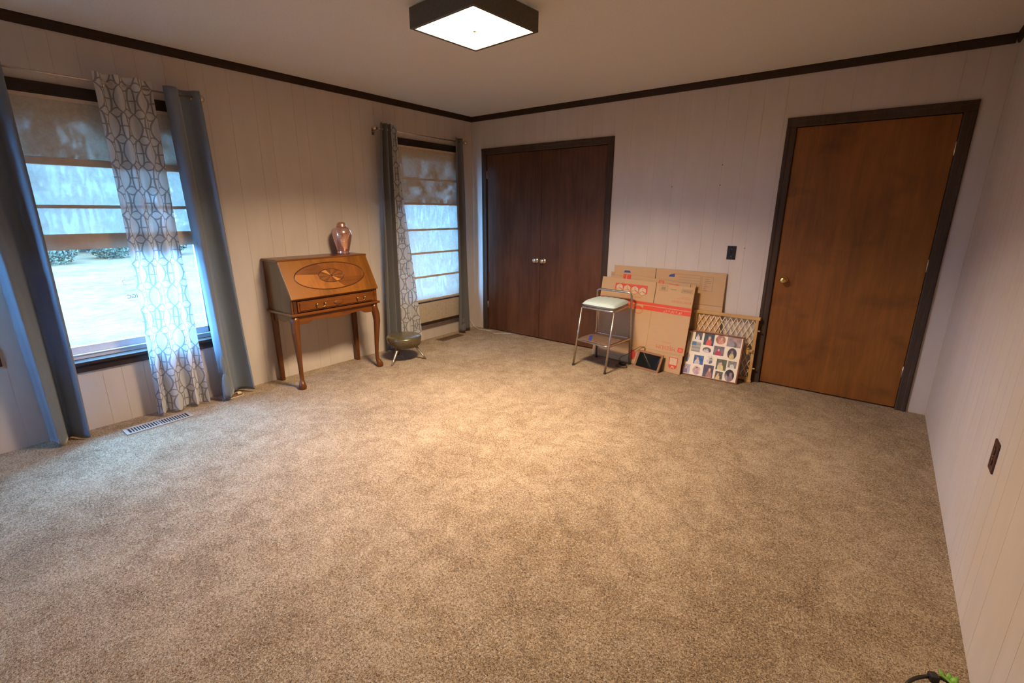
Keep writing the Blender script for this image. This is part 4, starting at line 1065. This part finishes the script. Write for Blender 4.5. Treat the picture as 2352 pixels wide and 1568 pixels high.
# ------------------------------------------------------------------ floor registers, plates, cables
def register(name, label, x0, x1, y0, y1, mat, slots=22):
    root = thing(name, label, 'floor vent', ((x0+x1)/2, (y0+y1)/2, 0)); a, b = (x1-x0)/2, (y1-y0)/2
    MB().box(-a+0.012, a-0.012, -b+0.012, b-0.012, 0.0006, 0.0016).build('duct_opening', 'dark', root)
    m = MB(); e = 0.022
    m.box(-a, a, -b, -b+e, 0, 0.006); m.box(-a, a, b-e, b, 0, 0.006); m.box(-a, -a+e*0.9, -b+e, b-e, 0, 0.006); m.box(a-e*0.9, a, -b+e, b-e, 0, 0.006); m.box(-a+e*0.9, a-e*0.9, -0.006, 0.006, 0, 0.0058)
    m.build('faceplate', mat, root, 0.0015)
    w = (2*b-2*e)/slots
    first = None
    for k in range(1, slots):
        if k == slots//2: continue
        y = -b+e+w*k
        if first is None:
            first = MB().box(-a+e*0.9, a-e*0.9, -w*0.22, w*0.22, 0.0018, 0.0052).build('louver', mat, root); first.location = (0, y, 0)
        else: share(first, 'louver', root, (0, y, 0))
    return root
register('floor_register', 'beige metal floor vent in front of the trellis-patterned sheer', 0.170, 0.292, -3.660, -3.275, 'regbeige')
register('floor_register', 'brown metal floor vent below the narrow corner window', 0.105, 0.215, -0.765, -0.425, 'regbrown')

def plate(name, label, cat, mat, M_, kind):
    root = thing(name, label, cat, mat=M_)
    MB().box(-0.035, 0.035, -0.057, 0.057, 0, 0.006).build('cover_plate', mat, root, 0.0025)
    if kind == 'outlet':
        for v in (-0.0195, 0.0195):
            r = MB().lathe([(0.0165, 0.006), (0.0165, 0.0085), (0.001, 0.0088)], 20, (0, v, 0)).build('receptacle', mat, root)
            sl = MB(); sl.box(-0.007, -0.005, v-0.002, v+0.006, 0.0086, 0.0092); sl.box(0.005, 0.007, v-0.002, v+0.006, 0.0086, 0.0092); sl.build('slot', 'dark', r)
        MB().lathe([(0.003, 0.006), (0.003, 0.0075), (0.0005, 0.0078)], 10).build('screw', 'brass', root)
    else:
        MB().box(-0.023, 0.023, 0.040, 0.053, 0.0055, 0.0085).build('rocker', 'white', root, 0.001) if kind == 'sw' else None
        MB().box(-0.006, 0.006, -0.013, 0.013, 0.006, 0.0075).build('toggle_slot', mat, root)
        MB().box(-0.0045, 0.0045, 0.002, 0.011, 0.006, 0.020).build('toggle', mat, root, 0.002)
        for v in (-0.030, 0.030): MB().lathe([(0.0032, 0.006), (0.0032, 0.0075), (0.0005, 0.0078)], 10, (0, v, 0)).build('screw', 'chrome', root)
    return root
def wm(o, U, V):
    U, V = Vector(U), Vector(V); N = U.cross(V); Mx = Matrix((U, V, N)).transposed().to_4x4(); Mx.translation = o; return Mx
plate('light_switch', 'black light switch plate between the cardboard boxes and the amber door', 'light switch', 'blackplastic', wm((2.9425, 0.0, 1.0825), (1, 0, 0), (0, 0, 1)), 'toggle')
plate('wall_outlet', 'brown outlet plate low on the right-hand wall', 'outlet', 'brownplastic', wm((W, -2.090, 0.576), (0, -1, 0), (0, 0, 1)), 'outlet')
plate('wall_outlet', 'brown outlet plate left of the slate blue curtain at the picture edge', 'outlet', 'brownplastic', wm((0.0, -4.123, 0.578), (0, 1, 0), (0, 0, 1)), 'outlet')

wc = thing('white_cable', 'thin white cable lying on the carpet in front of the closet corner', 'cable', (0.2, -0.09, 0))
def smooth_path(pts, n=8):
    pts = [Vector(p) for p in pts]; out = []
    for i in range(len(pts)-1):
        p0, p1, p2, p3 = pts[max(i-1, 0)], pts[i], pts[i+1], pts[min(i+2, len(pts)-1)]
        for k in range(n):
            t = k/n; out.append(0.5*((2*p1)+(p2-p0)*t+(2*p0-5*p1+4*p2-p3)*t*t+(3*p1-p0-3*p2+p3)*t**3))
    out.append(pts[-1]); return out
o = MB().tube(smooth_path([(0.012, -0.150, 0.22), (0.018, -0.120, 0.135), (0.03, -0.085, 0.065), (0.07, -0.075, 0.02), (0.14, -0.085, 0.004), (0.22, -0.082, 0.003), (0.30, -0.066, 0.002), (0.36, -0.09, -0.004), (0.435, -0.128, 0.002), (0.49, -0.085, 0.004), (0.55, -0.045, 0.003), (0.59, -0.006, 0.002)]), 0.0028, 8).build('cable_run', 'white', wc)
o.location = (-0.2, 0.09, 0)

pc = thing('plug_adapter', 'small cream plug with a white cord under the knotted blue curtain', 'plug', (0.13, -2.91, 0))
MB().box(-0.045, 0.0, -0.050, 0.035, 0.0, 0.010).build('base_strip', 'sframe', pc, 0.002)
MB().box(-0.030, 0.002, -0.004, 0.026, 0.010, 0.026).build('plug_body', 'cream', pc, 0.004)
MB().tube(smooth_path([(-0.01, -0.115, 0.004), (0.022, -0.085, 0.004), (0.028, -0.03, 0.004), (0.020, 0.02, 0.004), (0.0, 0.038, 0.005)]), 0.002, 6).build('thin_cord', 'white', pc)

# artificial sprig with black wire loop at the lower right
sp_ = thing('wire_sprig', 'black wire loop with a bright green leafy sprig at the lower right corner', 'plant', (4.292, -2.660, 0))
ring = []
for k in range(37):
    t = 2*PI*k/36; ring.append((0.066*math.cos(t)*0.79-0.01, 0.066*math.cos(t)*0.61, 0.022+0.014*math.sin(t)-0.0))
MB().tube([(x, y-0.05*(1-math.sin(2*PI*i/36))*0.5, z) for i, (x, y, z) in enumerate(ring)], 0.0055, 8, False).build('wire_loop', 'blackwire', sp_)
MB().box(-0.012, 0.012, -0.012, 0.012, 0.028, 0.052, Matrix.Translation((0.0, 0.0, 0.0)) @ Matrix.Rotation(0.5, 4, 'Z')).build('clip', 'blackwire', sp_, 0.004)
MB().tube([(0.02, 0.02, 0.045), (0.05, -0.02, 0.055), (0.075, -0.07, 0.05)], 0.0035, 8).build('stem', 'leafgreen', sp_)
for k, (px, py, pz, az, el, l) in enumerate(((0.028, 0.012, 0.052, 2.2, 0.7, 0.045), (0.040, 0.0, 0.056, 1.0, 0.8, 0.05), (0.050, -0.018, 0.058, 0.8, 0.5, 0.045), (0.060, -0.035, 0.056, 0.9, 0.6, 0.045), (0.036, 0.006, 0.055, 1.6, 1.0, 0.042), (0.066, -0.05, 0.054, 0.5, 0.5, 0.04))):
    m = MB(); m.grid(lambda u, v, l=l: (l*u, (v-0.5)*0.55*l*math.sin(PI*min(1, u*0.92+0.06))**0.8, 0.10*l*math.sin(u*PI)-0.12*l*abs(v-0.5)), 8, 4)
    o = m.build('leaf', 'leafgreen', sp_, solid=0.0008); o.location = (px, py, pz-0.012); o.rotation_euler = (0, -el*0.7, az); o.scale = (0.62, 0.62, 0.62)

# ------------------------------------------------------------------ outdoors
GZ = -0.50
struct('lawn', MB().box(-70, -T-0.0, -60, 60, GZ-0.2, GZ), 'grass', 'bright sunlit lawn outside the windows', 'lawn')
struct('lawn_front', MB().box(-T, 40, -60, -D-T, GZ-0.2, GZ), 'grass', 'lawn in front of the house', 'lawn')
struct('foundation', MB().box(-T, W+T, -D-T, T, GZ, -0.12), 'ext', 'house foundation', 'foundation')
struct('roof_eave', MB().box(-0.45, W+T+0.5, -D-0.45, T+0.5, H+0.12, H+0.22), 'ext', 'overhanging eave of the house', 'eave')
def leafy(rx, ry, rz, n, size, seed):
    r = np.random.RandomState(seed); m = MB()
    d = r.normal(size=(n, 3)); d /= np.linalg.norm(d, axis=1)[:, None]
    rad = r.uniform(0.35, 1.0, n)**0.6; c = d*rad[:, None]*np.array([rx, ry, rz])
    for i in range(n):
        a = Vector(r.normal(size=3)).normalized(); b = a.orthogonal().normalized(); q = a.cross(b)*0.7; s = size*r.uniform(0.6, 1.3)
        p = Vector(c[i]); m.add([p-b*s, p-q*s, p+b*s, p+q*s], [(0, 1, 2, 3)])
    me = bpy.data.meshes.new('crown'); me.from_pydata(m.v, [], m.f); me.update(); return me
shr = [leafy(0.9, 0.9, 0.75, 2200, 0.055, k) for k in range(3)]
tre = [leafy(2.6, 2.6, 3.6, 2200, 0.22, 10+k) for k in range(3)]
for me in shr: me.materials.append(MT['foliage2'])
for me in tre: me.materials.append(MT['foliage1'])
trunk = MB().tube([(0, 0, 0), (0.05, 0.03, 2.5), (0, 0, 5.5)], [0.22, 0.17, 0.10], 10).mesh('trunk'); trunk.materials.append(MT['bark'])
stem_me = MB().tube([(0, 0, 0), (0.02, 0.0, 0.5)], [0.05, 0.03], 8).mesh('stem'); stem_me.materials.append(MT['bark'])
rr = random.Random(11)
k = 0; y = -9.0
while y < 26:
    x = -20.5+rr.uniform(-0.8, 0.8)
    t = thing('shrub', 'leafy green shrub at the far edge of the lawn', 'shrub', (x, y, GZ), rr.uniform(0, 6), 'shrubs along the lawn edge')
    o = bpy.data.objects.new('foliage', shr[k % 3]); COL.objects.link(o); o.parent = t; o.location = (0, 0, 0.62); s = rr.uniform(0.85, 1.05); o.scale = (s, s, s)
    o = bpy.data.objects.new('stem', stem_me); COL.objects.link(o); o.parent = t
    y += rr.uniform(1.95, 2.15); k += 1
for row, (x, y0) in enumerate(((-25.5, -10.0), (-33.5, -12.6))):
    for k in range(8 if row == 0 else 9):
        t = thing('tree', 'tall green tree standing behind the lawn shrubs', 'tree', (x+rr.uniform(-0.5, 0.5), y0+5.6*k, GZ), 0, 'trees behind the lawn')
        o = bpy.data.objects.new('crown', tre[k % 3]); COL.objects.link(o); o.parent = t; s = rr.uniform(0.95, 1.04); o.location = (0, 0, 4.1*s); o.scale = (s, s, s*1.1)
        o = bpy.data.objects.new('trunk', trunk); COL.objects.link(o); o.parent = t
